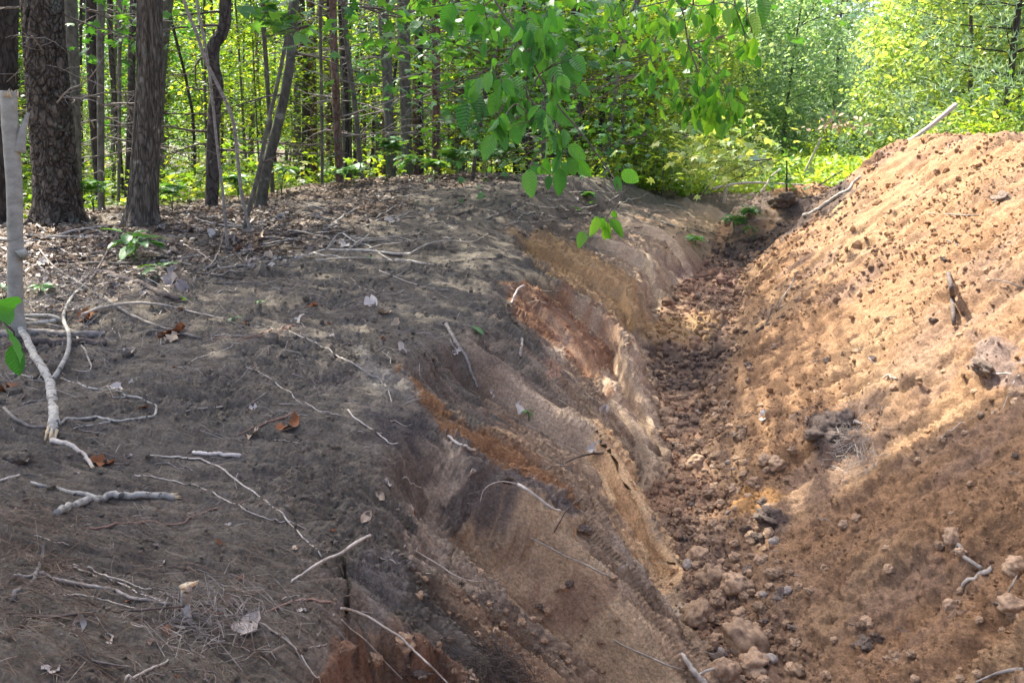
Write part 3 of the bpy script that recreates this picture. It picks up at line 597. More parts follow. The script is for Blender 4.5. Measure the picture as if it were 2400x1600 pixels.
tree('maple_tree', 'rough grey-brown maple trunk with flared foot, second large trunk from left', T1((985, 0), (985, 450), (965, 800), (950, 1100), (930, 1500)), 9.6, [74, 60], 'bark_maple', 90, 280, .011, 'furrow', 10, flare=.35, seed=4, crown=[(*over(-1.5, 3.4, 7.4), 1.), (*over(-1.7, 6.2, 7.8), 1.), (*over(-1.2, 8.6, 8), .95)])
tree('crooked_tree', 'dark crooked trunk with a swollen bend near its top', T1((1480, -40), (1480, 110), (1455, 220), (1405, 300), (1400, 420), (1430, 560), (1410, 700), (1400, 900), (1390, 1290)), 11.8, [32, 26], 'bark_dark', 30, 120, .012, 'plates', 9, branches=7, bz=(.6, 2.4), seed=5, br0=.016, crown=[(*over(-2.2, 10.8, 8), 1.)])
tree('curved_tree', 'smooth grey trunk leaning right with white streaks, beside the forked sapling', T1((1935, 0), (1905, 400), (1850, 700), (1790, 950), (1740, 1150), (1715, 1340)), 11.2, [28, 21], 'bark_grey', 26, 100, .003, 'furrow', 8.5, seed=6, branches=3, crown=[(*over(-.9, 11, 7.8), .9)])
tree('sapling', 'thin pale sapling leaning left, its foot by the fork right of the big maple', T1((1205, 0), (1290, 220), (1350, 400), (1450, 600), (1530, 800), (1560, 1050), (1590, 1300), (1640, 1500)), 8.8, [10, 9], 'st_grey', 10, 60, top=4.2, seed=7, branches=4, bl=(.3, .8), br0=.005)
tree('sapling', 'thin sapling with its foot farthest forward on the dark soil, right of the maple', T1((1290, 0), (1345, 280), (1390, 620), (1425, 950), (1460, 1250), (1490, 1580)), 8.2, [8, 7], 'st_grey', 10, 60, top=4.0, seed=8, branches=3, bl=(.3, .7), br0=.005)
tree('sapling', 'curved sapling bowing right in front of the smooth leaning trunk', T1((1910, 0), (1870, 300), (1810, 600), (1750, 850), (1700, 1120), (1620, 1430)), 8.9, [12, 9], 'bark_grey', 10, 60, top=4.5, seed=9, branches=4, bl=(.3, .9), br0=.006)
tree('slim_tree', 'slim straight lichen-grey trunk left of the smooth leaning trunk', T1((1725, 0), (1745, 400), (1770, 800), (1790, 1290)), 12.5, [11, 12], 'bark_grey', 14, 60, top=8, seed=10, branches=5)
tree('slim_tree', 'slim pale pole-like trunk between the leaning trunk and the reddish one', T1((2105, 0), (2110, 600), (2115, 1240)), 12.6, [8, 9], 'bark_grey', 12, 60, top=8, seed=11, branches=5)
tree('reddish_conifer_tree', 'conifer trunk with patchy reddish bark at the edge of the wood', T1((2185, 0), (2200, 500), (2215, 900), (2230, 1190)), 12.2, [20, 17], 'bark_red', 24, 100, .006, 'plates', 9, seed=12, branches=11, bl=(.7, 1.7), bmat='st_grey')
tree('slim_tree', 'slim greyish trunk leaning slightly right of the reddish conifer', T2((10, 0), (50, 400), (90, 700), (125, 1080)), 12.9, [13, 12], 'bark_grey', 14, 60, top=8, seed=13, branches=8, bl=(.7, 1.6), bmat='st_grey')
for k, (px, d, w, lb, bark, nb) in enumerate([
    (T2((275, 0), (300, 500), (325, 1080)), 13.6, 25, 'grey conifer trunk, first of the pair left of the hanging leaves', 'bark_grey', 11),
    (T2((410, 0), (420, 600), (430, 1100)), 14.0, 28, 'grey conifer trunk, second of the pair left of the hanging leaves', 'bark_grey', 10),
    (T2((515, 0), (520, 600), (525, 1050)), 15.5, 14, 'thin dark conifer trunk between two grey ones', 'bark_dark', 8),
    (T2((625, 0), (622, 300), (620, 1100)), 13.8, 20, 'brownish conifer trunk nearest the dark leaning pole', 'bark_red', 10),
    (T2((1380, 0), (1385, 500), (1385, 1000)), 15.5, 24, 'dim conifer trunk seen through the hanging beech leaves', 'bark_dark', 3),
    (T2((1535, 0), (1545, 500), (1550, 1000)), 14.6, 21, 'straight brown trunk just right of the hanging beech twig', 'bark_dark', 6),
    (T2((1860, -50), (1780, 400), (1720, 700), (1690, 1040)), 15.5, 14, 'dark leaning trunk, left one of the close pair', 'bark_dark', 3),
    (T2((1960, -50), (1850, 300), (1780, 700), (1735, 1040)), 15.3, 15, 'dark leaning trunk, right one of the close pair', 'bark_grey', 3),
    (T2((1900, 200), (1860, 600), (1840, 1100)), 16, 8, 'thin pole right of the leaning pair of trunks', 'bark_grey', 4),
    (T2((2160, 300), (2020, 700), (1940, 1000), (1925, 1100)), 16.5, 11, 'slender grey trunk leaning right near the trench end', 'bark_grey', 4),
    (T1((600, 0), (610, 600), (650, 1200)), 14, 26, 'dark trunk between the thick conifer and the maple', 'bark_dark', 4),
    (T1((665, 0), (660, 600), (665, 1300)), 13, 18, 'grey trunk with pale patches left of the maple', 'bark_grey', 6),
    (T1((720, 0), (740, 500), (800, 1200)), 16, 14, 'dim trunk right behind the maple, on its left', 'bark_dark', 4),
    (T1((790, 0), (785, 700), (780, 1150)), 13.6, 9, 'slender trunk close to the left of the maple', 'bark_grey', 5),
    (T1((870, 200), (860, 700), (840, 1200)), 15, 18, 'dark trunk half hidden by the maple', 'bark_dark', 3)]):
    tree('forest_tree', lb, px, d, [w * .92, w * 1.12], bark, 18, 60, .003 * (w > 15), 'furrow', 8.5, seed=20 + k, branches=int(nb * 1.5), bl=(.6, 1.9), bmat='st_grey', group='trunks along the edge of the wood')
tree('leaning_pole', 'dark bare sapling leaning right, rooted at the crest of the bank', T2((1085, 0), (1060, 150), (1010, 350), (960, 560), (925, 750), (895, 900), (860, 1190)), 11.9, [10, 9], 'bark_dark', 12, 60, top=3.6, seed=41, cat='sapling', branches=3, br0=.005)
rng = np.random.default_rng(77)
for k in range(105):                          # trunks deeper in the wood
    x = rng.uniform(-60, 1560); x = x if k < 50 or k > 80 else rng.uniform(780, 1150); d = rng.uniform(14.5, 30); lean = rng.normal() * 25; w = rng.choice([.06, .09, .14, .2, .26], p=[.3, .3, .2, .15, .05]) * F / d
    tree('woodland_tree', ['slender', 'straight', 'thin', 'medium', 'stout'][[.06, .09, .14, .2, .26].index(round(w * d / F, 2))] + (' left-leaning' if lean < -12 else ' right-leaning' if lean > 12 else ' upright') + ' trunk deep in the wood, ' + where(x, 0, XM), [(x + lean, -30), (x, 250), (x + rng.normal() * 4, 430)], d, [w, w], ['bark_grey', 'bark_dark', 'bark_red'][rng.integers(3)], 8, 14, top=8, seed=100 + k, branches=int(rng.integers(0, 4)), bl=(.5, 1.6), bmat='st_dark', group='trunks deep in the wood')
# ---- snapped sapling at the left edge
def snag():
    d = 5.3; pts = T1((58, 600), (62, 760), (75, 950), (90, 1150), (98, 1400), (100, 1568)) + [Z4((105, 120)), Z4((98, 300)), Z4((100, 480)), Z4((105, 600))]
    P = [at_d(*p, d) for p in pts][::-1]; P = [P[0] - [0, 0, .12]] + P; n = 90; P = catmull(P, n)
    base = P[0].copy(); base[2] = gz(base[0], base[1])
    py = project(P)[1]; w = np.interp(-py, [-760, -700, -560, -330, -215], [46, 42, 42, 44, 44]) / F * d * .5 * .7
    e = empty('snapped_sapling', base, 'pale smooth sapling snapped off at head height, at the left edge', 'broken tree')
    mb = MB(); mb.add(*tube(P - base, w, 28, disp=.0025 * fbm(np.linspace(0, 30, n)[:, None] + np.zeros((1, 28)), np.arange(28)[None] / 5 + np.zeros((n, 1)), 3))); mb.obj('trunk', M['bark_smooth'], e)
    top = P[-1] - base; r = w[-1]; m = MB(); rg = np.random.default_rng(3)
    for k in range(46):
        a = rg.uniform(0, 6.28); q = rg.uniform(0, 1) ** .5 * r * .95; c = top + np.array([math.cos(a) * q, math.sin(a) * q, -.03]); h = .018 + .012 * rg.random() + (.02 * max(0, math.cos(a)) * rg.random())
        V, Qd, T = tube(np.array([c, c + [rg.normal() * .003, rg.normal() * .003, h * .7], c + [rg.normal() * .008 + .008, rg.normal() * .006, h]]), [.009, .006, .0008], 4); m.add(V, Qd, T)
    m.obj('splintered_top', M['wood'], e)
    s = np.array([at_d(*Z1(p), d - .02) for p in [(128, 1000), (140, 900), (160, 820), (185, 740)]]) - base
    m = MB(); m.add(*tube(catmull(s, 14), np.linspace(.03, .008, 14), 10, .08)); m.obj('broken_branch', M['bark_smooth'], e)
    s = np.array([at_d(*Z1(p), d - .02) for p in [(135, 800), (118, 740), (112, 680)]]) - base
    s = np.array([at_d(*Z4(p), d - .05) for p in [(130, 225), (165, 200), (180, 190)]]) - base
    m = MB(); m.add(*tube(s, [.035, .022, .015], 10, .08)); m.obj('branch_stub', M['bark_smooth'], e)
snag()
# ---- beech beside the camera whose limbs reach over the trench: it throws the shade on the lower right
def beech():
    base = np.array([-4.6, 2.2, gz(-4.6, 2.2)]); e = empty('beech_tree', base, 'large beech outside the left edge whose limbs reach over the trench', 'tree')
    P = catmull([[0, 0, -.3], [0, .05, 2], [.1, .2, 4], [.3, .5, 6], [.6, 1, 8.5]], 40); m = MB(); m.add(*tube(P, np.linspace(.2, .1, 40), 20, .02)); m.obj('trunk', M['bark_grey'], e)
    def sh(px, py, h=7.): q = hit(px, py)[0]; k = (h - q[2]) / SUN[2]; return (q[0] + SUN[0] * k, q[1] + SUN[1] * k, h)
    tgt = [(sh(2250, 1380), .36), (sh(2070, 1450), .3), (sh(1870, 1480), .2), (sh(2390, 1230), .34), (sh(2150, 1330), .28), (sh(1960, 1380), .24), (sh(2380, 1500), .3), (sh(2150, 1590), .3), (sh(1950, 1590), .24), (sh(1640, 830), .2),
           (sh(1700, 730), .13), (sh(1850, 715), .1), (sh(1950, 690), .07), (sh(1780, 770), .09), (sh(1880, 610), .07), (sh(1720, 560), .25), (sh(1780, 500), .3), (sh(1650, 640), .25), (sh(2060, 940), .045), (sh(2230, 1180), .08), (sh(2330, 1090), .14),
           (over(-.2, 2.5, 7.), .5), (over(-1.4, 1.3, 7), .7), (over(-2.6, 2.2, 7), .8), (sh(1350, 1250), .25), (sh(1250, 950), .3), (sh(1400, 640), .3)]
    for (x, y, z), s in tgt:
        c = np.array([x, y, z]) - base; m = MB(); st = P[30 if c[2] < 8 else 36]
        m.add(*tube(catmull([st, st * .5 + c * .5 + [0, 0, .5], c], 16), np.linspace(.05, .015, 16), 6)); m.obj('limb', M['bark_grey'], e)
        inst(CR_D, 'crown', e, c, rng.uniform(0, 6.28), (s, s, s * .8))
beech()
# ---- understory: leafy saplings inside the wood
def sapling_mesh(seed, h, n, size, mat, kind='hex'):
    rg = np.random.default_rng(seed); mb = MB()
    tiers = rg.uniform(.12, 1, (n // 26)) ** .8 * h; az = rg.uniform(0, 6.28, len(tiers)); ln = rg.uniform(.3, 1.3, len(tiers)) * (1.15 - .4 * tiers / h)
    c = np.stack([np.cos(az) * ln * .7, np.sin(az) * ln * .7, tiers], 1)
    p = np.repeat(c, 26, 0) + rg.normal(size=(len(c) * 26, 3)) * [.26, .26, .06]
    leaf_cards(mb, p, size, rg, 2.2, kind); return mb.mesh('crown', M[mat], False)
UM = [sapling_mesh(600 + i, 3.4 + .5 * i, 1500, .1, ['under', 'under', 'maple', 'under'][i], ['hex', 'maple', 'maple', 'hex'][i]) for i in range(4)]
def stem_mesh(seed, h, r):
    rg = np.random.default_rng(seed); P = catmull(np.array([[0, 0, -.2], [rg.normal() * .06, rg.normal() * .06, h * .4], [rg.normal() * .15, rg.normal() * .15, h]]), 14); m = MB(); m.add(*tube(P, np.linspace(r * .6, r * .25, 14), 6, .05)); return m.mesh('trunk', M['bark_grey'])
SM = [stem_mesh(700 + i, 3.4 + .5 * i, .016 + .006 * i) for i in range(4)]
def understory(x, y, i, s, label, group, name='understory_sapling'):
    e = empty(name, (x, y, gz(x, y)), label, 'sapling', group); r = rng.uniform(0, 6.28)
    inst(SM[i], 'trunk', e, (0, 0, 0), r, s); inst(UM[i], 'crown', e, (0, 0, 0), r, s)
for k in range(150):
    px = rng.uniform(-150, 1620); d = rng.uniform(14.5, 34) if k > 24 else rng.uniform(15.5, 19)
    if k <= 24: px = rng.uniform(850, 1400)
    if k <= 24 and k % 2: continue
    if 780 < px < 1120 and rng.random() < .55: continue
    p = at_d(px, 400, d); i = int(rng.integers(4))
    understory(p[0], p[1], i, rng.uniform(.75, 1.3) * (1 if d > 17 else .8), ['airy pale', 'starry-leaved', 'darker broad-leaved', 'tall airy'][i] + (' nearer' if d < 19 else ' farther') + ' leafy sapling ' + where(px, 0, XM), 'leafy saplings inside the wood')
# ---- clearing beyond the trench: shrubs, deciduous trees and pines
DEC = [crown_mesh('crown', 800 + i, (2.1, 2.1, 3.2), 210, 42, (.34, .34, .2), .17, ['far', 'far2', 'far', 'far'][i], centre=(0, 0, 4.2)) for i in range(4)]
SHR = [crown_mesh('foliage', 820 + i, (1.1, 1.1, .9), 110, 26, (.16, .16, .12), .085, ['far2', 'under', 'far2'][i], centre=(0, 0, .9)) for i in range(3)]
def pine_mesh(seed, h, R):
    rg = np.random.default_rng(seed); mb = MB(); bb = MB(); tips = []; dirs = []
    for z in np.arange(.6, h, .34):
        nb = rg.integers(4, 7); a0 = rg.uniform(0, 6.28)
        for b in range(nb):
            a = a0 + b * 6.28 / nb + rg.normal() * .25; L = (R * (1 - z / h) ** .75 + .25) * rg.uniform(.7, 1.15); u = np.array([math.cos(a), math.sin(a), .28])
            pts = np.array([[0, 0, z], [u[0] * L * .5, u[1] * L * .5, z + L * .08], [u[0] * L, u[1] * L, z + L * .3]]); bb.add(*tube(pts, [.013, .008, .003], 4, cap=False))
            m = int(6 + L * 14); t = rg.uniform(.3, 1, m); s = rg.normal(size=(m, 3)) * [.14, .14, .07] * (1.2 - t[:, None] * .4) * (.5 + L / 2)
            tips.append(np.stack([u[0] * L * t, u[1] * L * t, z + L * .3 * t ** 1.6], 1) + s); dirs.append(np.repeat(u[None], m, 0))
    P = np.concatenate(tips); Dd = np.concatenate(dirs); n = len(P); k = 6
    nd = np.repeat(Dd, k, 0) * .55 + rg.normal(size=(n * k, 3)) * .5 + [0, 0, .25]; nd /= np.linalg.norm(nd, axis=1)[:, None]; pp = np.repeat(P, k, 0)
    sd = np.cross(nd, rg.normal(size=(n * k, 3))); sd /= np.linalg.norm(sd, axis=1)[:, None]; l = rg.uniform(.1, .19, (n * k, 1))
    V = np.stack([pp - sd * .011, pp + sd * .011, pp + nd * l], 1); mb.add(V.reshape(-1, 3), None, np.arange(n * k * 3).reshape(-1, 3))
    m = MB(); m.add(*tube(np.array([[0, 0, -.3], [0, 0, h * .5], [0, 0, h * .97]]), [.06, .045, .012], 8)); 
    return mb.mesh('crown', M['needle'], False), bb.mesh('branches', M['bark_dark']), m.mesh('trunk', M['bark_dark'])
PIN = [pine_mesh(900, 7.5, 2.2), pine_mesh(901, 6., 2.6)]
TR = []
for i in range(3):
    rg = np.random.default_rng(950 + i); m = MB(); P = catmull(np.array([[0, 0, -.3], [rg.normal() * .1, 0, 2], [rg.normal() * .3, rg.normal() * .2, 6.5]]), 16); m.add(*tube(P, np.linspace(.09, .03, 16), 7, .05))
    for b in range(9):
        z = P[rg.integers(4, 14)]; a = rg.uniform(0, 6.28); branch_twigs(rg, z, a, 1.9, .7, m, .025, 6, 3)
    TR.append(m.mesh('trunk', M['bark_grey']))
def dec(px, d, s, i, label, group='leafy trees beyond the clearing', sz=1.):
    p = at_d(px, 380, d); e = empty('leafy_tree', (p[0], p[1], gz(p[0], p[1])), label, 'tree', group); r = rng.uniform(0, 6.28)
    inst(TR[rng.integers(3)], 'trunk', e, (0, 0, 0), r, s); inst(DEC[i], 'crown', e, (0, 0, 0), r, (s, s, s * sz)); return e
def pine(px, d, s, i, label, group='young pines beyond the clearing'):
    p = at_d(px, 380, d); e = empty('pine_tree', (p[0], p[1], gz(p[0], p[1])), label, 'tree', group); r = rng.uniform(0, 6.28)
    a, b, c = PIN[i]; inst(c, 'trunk', e, (0, 0, 0), r, s); inst(a, 'crown', e, (0, 0, 0), r, s); inst(b, 'branches', e, (0, 0, 0), r, s); return e
pine(2110, 24, 1.0, 0, 'dark blue-green pine right of the small patch of sky')
pine(2190, 22, .95, 1, 'wide dense pine in the middle of the far trees')
pine(2345, 16.5, 1.02, 0, 'pine with a thin bare reddish trunk at the right edge, above the heap')
pine(1890, 31, .8, 1, 'short bushy young pine behind the leaning white branch')
pine(1945, 29, .95, 0, 'pine rising left of the small patch of sky')
pine(1730, 27, .95, 1, 'pine half hidden behind the hanging beech leaves')
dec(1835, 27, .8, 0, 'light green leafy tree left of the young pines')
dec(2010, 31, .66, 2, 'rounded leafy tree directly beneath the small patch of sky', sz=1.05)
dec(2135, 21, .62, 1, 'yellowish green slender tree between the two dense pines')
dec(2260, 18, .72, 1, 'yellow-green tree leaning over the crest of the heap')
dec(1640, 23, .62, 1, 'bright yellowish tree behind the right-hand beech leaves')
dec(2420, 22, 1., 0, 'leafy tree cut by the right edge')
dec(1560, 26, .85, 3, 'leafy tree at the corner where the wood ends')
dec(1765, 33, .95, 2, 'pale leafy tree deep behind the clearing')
for k in range(34):
    px = rng.uniform(1380, 2900); d = rng.uniform(34, 52); s = rng.uniform(.95, 1.35)
    if abs(px - 2035) < 110: s *= .5
    wl = where(px, 0, [(1450, 0, 'behind the wood corner'), (1600, 0, 'behind the right-hand beech leaves'), (1750, 0, 'behind the grey box'), (1900, 0, 'left of the sky gap'), (2035, 0, 'under the sky gap'), (2150, 0, 'right of the sky gap'), (2300, 0, 'above the crest of the heap'), (2500, 0, 'off beyond the right edge')])
    if rng.random() < .3: pine(px, d, s, int(rng.integers(2)), ('small' if s < 1.1 else 'big') + ' pine in the far row ' + wl, 'far trees closing the clearing')
    else: dec(px, d, s, int(rng.integers(4)), ('small' if s < 1.05 else 'middling' if s < 1.2 else 'big') + (' leafy tree in the nearer far row ' if d < 43 else ' leafy tree in the farthest row ') + wl, 'far trees closing the clearing')
for k in range(40):
    px = rng.uniform(-300, 1500); d = rng.uniform(34, 60); dec(px, d, rng.uniform(.9, 1.4), int(rng.choice([0, 1, 3])), ('nearer' if d < 43 else 'middle-distance' if d < 52 else 'most distant') + ' leafy tree back of the wood, ' + where(px, 0, XM), 'far trees behind the wood')
def shrub(px, d, s, i, label, group='shrubs round the trench end', sz=1.):
    p = at_d(px, 400, d); e = empty('shrub', (p[0], p[1], gz(p[0], p[1])), label, 'shrub', group); inst(SHR[i], 'foliage', e, (0, 0, -.1), rng.uniform(0, 6.28), (s, s, s * sz))
    m = MB(); rg = np.random.default_rng(int(px))
    for b in range(5): branch_twigs(rg, np.zeros(3), rg.uniform(0, 6.28), 1.3 * s, 1.6, m, .01, 6, 3)
    m.obj('stem', M['bark_dark'], e)
for px, d, s, i, lb in [(1560, 17, .9, 0, 'sunlit yellow-green shrub at the end of the bank crest'), (1635, 20, .6, 2, 'yellowish shrub left of the grey box'), (1500, 18, .9, 1, 'green shrub behind the leaning pair of trunks'), (1700, 22, 1.1, 0, 'bright shrub left of the grey box'), (1610, 23, 1.5, 1, 'tall green shrub at the corner of the wood'), (2300, 15, .9, 0, 'bright yellow-green shrub peeking over the crest of the heap'), (2200, 16.5, .75, 2, 'shrub beside the grey pole on the heap crest'), (2420, 15, 1.1, 1, 'green shrub at the right edge above the heap'), (1990, 24, 1.0, 1, 'dark green shrub behind the heap'), (1450, 21, 1.2, 0, 'pale shrub glimpsed between the trunks'), (1800, 29, 1.4, 0, 'round shrub at the back of the clearing'), (1400, 24, 1.5, 2, 'yellow shrub glimpsed deep between the trunks')]:
    shrub(px, d, s, i, lb)
# far woods closing the view all round
rg = np.random.default_rng(41); mb = MB(); az = np.repeat(rg.uniform(-math.pi, math.pi, 900), 40); dd = np.repeat(rg.uniform(56, 85, 900), 40)
zz = np.repeat(rg.uniform(0, 1, 900) ** .8 * 9.5 * (.75 + .25 * vn(np.linspace(0, 60, 900), np.zeros(900), 3)), 40)
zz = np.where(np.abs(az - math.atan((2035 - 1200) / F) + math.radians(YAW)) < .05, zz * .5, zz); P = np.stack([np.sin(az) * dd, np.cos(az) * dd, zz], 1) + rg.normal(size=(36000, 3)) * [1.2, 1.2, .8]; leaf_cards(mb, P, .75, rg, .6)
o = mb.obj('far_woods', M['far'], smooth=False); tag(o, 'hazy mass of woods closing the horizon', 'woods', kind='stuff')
# meadow plants
rg = np.random.default_rng(42); mb = MB(); n = 16000; px = rg.uniform(1560, 2250, n); d = 15.5 + 13 * rg.random(n) ** .9
az = np.arctan((px - 1200) / F) - math.radians(YAW); P = np.stack([np.sin(az) * d, np.cos(az) * d, rg.uniform(0.05, .55, n) * np.clip((d - 15) / 4, .3, 1.3) + .08], 1); P = P[(P[:, 1] > 17.2) | (P[:, 0] > 2.0)]
leaf_cards(mb, P, .15, rg, .5); o = mb.obj('meadow', M['meadow'], smooth=False); tag(o, 'bright green weeds covering the clearing beyond the trench', 'ground cover', kind='stuff')
rg = np.random.default_rng(43); mb = MB(); n = 24000; px = rg.uniform(-300, 1600, n); d = 12.9 + 18 * rg.random(n)
az = np.arctan((px - 1200) / F) - math.radians(YAW); x_ = np.sin(az) * d; y_ = np.cos(az) * d; pt = fbm(x_ * .5, y_ * .5, 77, 3) > -.12
P = np.stack([x_, y_, plateau(x_, y_) + rg.uniform(.02, 1.1, n) * (.5 + .5 * vn(x_, y_, 3))], 1)[pt]; leaf_cards(mb, P, .12, rg, 1.5, 'maple'); o = mb.obj('undergrowth', M['under'], smooth=False); tag(o, 'low green undergrowth between the trunks of the wood', 'undergrowth', kind='stuff')
# ---- grey box glimpsed beyond the trench end
def greybox():
    c = at_d(1757, 425, 19.5); g = gz(c[0], c[1]); e = empty('utility_box', (c[0], c[1], g), 'blurred grey box with pale top half hidden beyond the trench end', 'box'); e.rotation_euler[2] = math.radians(12)
    def bx(x0, x1, y0, y1, z0, z1, bev=.02):
        v = [(x, y, z) for x in (x0, x1) for y in (y0, y1) for z in (z0, z1)]; return np.array(v), [(0, 1, 3, 2), (4, 6, 7, 5), (0, 4, 5, 1), (2, 3, 7, 6), (0, 2, 6, 4), (1, 5, 7, 3)]
    m = MB(); m.add(*bx(-.26, .26, -.25, .25, -.05, .52 + .2)); m.obj('body', M['stone_grey'], e, False)
    m = MB(); m.add(*bx(-.2, .25, -.22, .22, .723, .93)); m.obj('top', M['stone_pale'], e, False)
    m = MB(); P = [[math.cos(a) * .17 + .02, -.262, .38 + math.sin(a) * .22] for a in np.linspace(0, 6.28, 25)]; m.add(*tube(np.array(P), .012, 6, cap=False)); m.obj('ring', M['stone_pale'], e)
M['stone_grey'] = rough_mat('grey_metal', (.16, .19, .19), (.24, .28, .28), 6, .1, .002, rnd=0, rough=.6); M['stone_pale'] = rough_mat('pale_metal', (.45, .5, .52), (.6, .66, .68), 6, .1, .002, rnd=0, rough=.5)
greybox()
# ------------------------------------------------------------------ sticks and roots lying about
def stick(label, zf, pts, w0, w1, mat='st_grey', group=None, lift=None, name='stick', forks=(), tip=None, sides=7, cat=None, s=2.8, lab2=None):
    """pts in picture points; widths in the same zoomed pixels. lift: metres above the surface at each point"""
    def solve(pts, lift):
        H = []; N_ = []
        for p in pts:
            h, n = hit(*zf(p)); H.append(h); N_.append(n)
        H = np.array(H); N_ = np.array(N_)
        dd = np.linalg.norm(H - CAM, axis=1)
        for i in range(1, len(H) - 1):           # a point that fell over an edge far behind its neighbours is pulled back
            lim = max(dd[i - 1], dd[i + 1]) * 1.35
            if dd[i] > lim: H[i] = CAM + (H[i] - CAM) * (lim / dd[i]); dd[i] = lim
        n = max(8, 5 * len(pts)); P = catmull(H, n); Nn = catmull(N_, n)
        lf = np.interp(np.linspace(0, 1, n), np.linspace(0, 1, len(pts)), lift if lift is not None else [0] * len(pts))
        V_ = P - CAM; dl = np.linalg.norm(V_, axis=1); V_ /= dl[:, None]; k_ = lf / np.clip(-(Nn * V_).sum(1), .45, 1); P = P - V_ * k_[:, None]; return P, Nn, lf, np.mean(dd)
    P, Nn, lf, dm = solve(pts, lift); n = len(P)
    dist = np.linalg.norm(P - CAM, axis=1)
    R = np.linspace(w0, w1, n) / s / F * dist * .5; R = np.maximum(R, .0011)
    for i in range(n):
        if lf[i] < .01:
            g = gz(P[i, 0], P[i, 1])
            if abs(g - P[i, 2]) < .06: P[i, 2] = max(P[i, 2], g + R[i] * .3)
            P[i] += Nn[i] * R[i] * .45
    sd = int(abs(pts[0][0] * 7 + pts[0][1])) % 9999
    rg = np.random.default_rng(sd); P = P + rg.normal(size=P.shape) * R[:, None] * .1
    base = P[0].copy(); e = empty(name, base, label, cat or name.replace('_', ' '), group) if (forks or tip) else None
    m = MB(); m.add(*tube(P - base, R * (1 + .07 * np.convolve(rg.normal(size=n + 2), [.3, .5, .3], 'valid')), sides, .06, seed=sd))
    if e is None:
        o = m.obj(name, M[mat]); o.location = Vector(base); tag(o, label, cat or name.replace('_', ' '), group); return o
    m.obj('stem', M[mat], e)
    for f in forks:
        fp, fw0, fw1 = f[:3]; Pf, Nf, lff, _ = solve(fp, f[3] if len(f) > 3 else None); df = np.linalg.norm(Pf - CAM, axis=1); Rf = np.maximum(np.linspace(fw0, fw1, len(Pf)) / s / F * df * .5, .001)
        Pf = Pf + Nf * Rf[:, None] * .6; j = int(np.argmin(np.linalg.norm(P - Pf[0], axis=1))); Pf[0] = P[j]
        mm = MB(); mm.add(*tube(Pf - base, Rf, max(5, sides - 1), .08, seed=sd + 1)); mm.obj('side_branch', M[mat], e)
    if tip is not None:
        which, kind = tip; c = (P[0] if which == 0 else P[-1]) - base; d = (P[0] - P[1]) if which == 0 else (P[-1] - P[-2]); d /= np.linalg.norm(d) + 1e-9; r = R[0] if which == 0 else R[-1]
        mm = MB()
        for k in range(12):
            o_ = rg.normal(size=3) * r * .45; mm.add(*tube(np.array([c + o_ - d * r, c + o_ + d * r * .6, c + o_ * 1.3 + d * r * rg.uniform(1, 2.4)]), [r * .4, r * .3, r * .05], 4))
        mm.obj('broken_end', M['wood'], e)
    return e
stick('thick lichen-spotted branch forked like a Y beside the snapped sapling', Z4, [(350, 1400), (355, 1300), (345, 1150), (330, 1060), (280, 960), (220, 860), (160, 740), (120, 680)], 62, 34, 'st_lichen', name='fallen_branch', tip=(0, 1), sides=12, lift=[0, .01, .02, .03, .05, .07, .08, .08],
      forks=[([(345, 1050), (400, 960), (450, 850), (455, 740), (420, 650), (430, 580), (480, 490), (560, 410)], 30, 14, [.02, .04, .06, .06, .05, .05, .04, .02]), ([(410, 650), (330, 620), (200, 620), (80, 630), (0, 640)], 22, 18, [.05, .04, .03, .03, .03]), ([(330, 1080), (300, 1050), (200, 1020), (100, 1000), (0, 1005)], 14, 8)])
stick('pale lichen-covered branch curling round like a hook on the needles', Z4, [(350, 1345), (400, 1330), (500, 1300), (600, 1290), (740, 1310), (860, 1300), (960, 1285), (1015, 1270), (1025, 1220), (980, 1190), (850, 1150), (700, 1110), (560, 1085), (400, 1030)], 18, 12, 'st_lichen', name='fallen_branch', sides=9,
      forks=[([(740, 1310), (600, 1335), (500, 1350), (440, 1385)], 12, 5), ([(840, 1150), (740, 1150), (640, 1115)], 8, 4)])
stick('grey-brown branch curving down to the broken base of the lichen branch', Z4, [(30, 1225), (80, 1280), (150, 1325), (240, 1355), (340, 1350)], 20, 22, 'st_grey', name='fallen_branch')
stick('short pale stick with its broken tip pointing at a russet leaf', Z7, [(340, -10), (420, 5), (500, 50), (560, 90), (610, 160)], 34, 22, 'st_pale', name='stick', tip=(1, 1), sides=9)
stick('knobbly pale branch with a splintered right end', Z7, [(370, 470), (450, 430), (560, 385), (680, 375), (800, 355), (920, 345), (1040, 350), (1140, 370)], 44, 40, 'st_lichen', name='fallen_branch', tip=(1, 1), sides=12,
      forks=[([(640, 370), (560, 340), (450, 330), (370, 300), (280, 285), (200, 260)], 38, 20)])
stick('bleached stick without bark lying by the start of the slope', Z7, [(1270, 60), (1350, 70), (1450, 75), (1580, 88)], 22, 26, 'dl_white', name='stick', sides=8)
stick('dark smooth root bending up to the right beneath the knobbly branch', Z7, [(560, 565), (660, 555), (780, 530), (920, 525), (1100, 535), (1220, 515), (1300, 470), (1400, 430), (1540, 400), (1625, 372)], 16, 7, 'st_red', name='root')
stick('long white root running down the slope from the bleached stick', Z7, [(970, 88), (1100, 88), (1250, 100), (1370, 130), (1500, 200), (1620, 290), (1760, 390), (1880, 500), (1980, 610), (2110, 740)], 12, 10, 'st_pale', name='root')
stick('thin pale root crossing the long white one at mid slope', Z7, [(940, 210), (1080, 235), (1200, 265), (1330, 295), (1470, 365), (1600, 430), (1720, 480), (1830, 512), (1920, 520), (2010, 560)], 10, 7, 'st_pale', name='root')
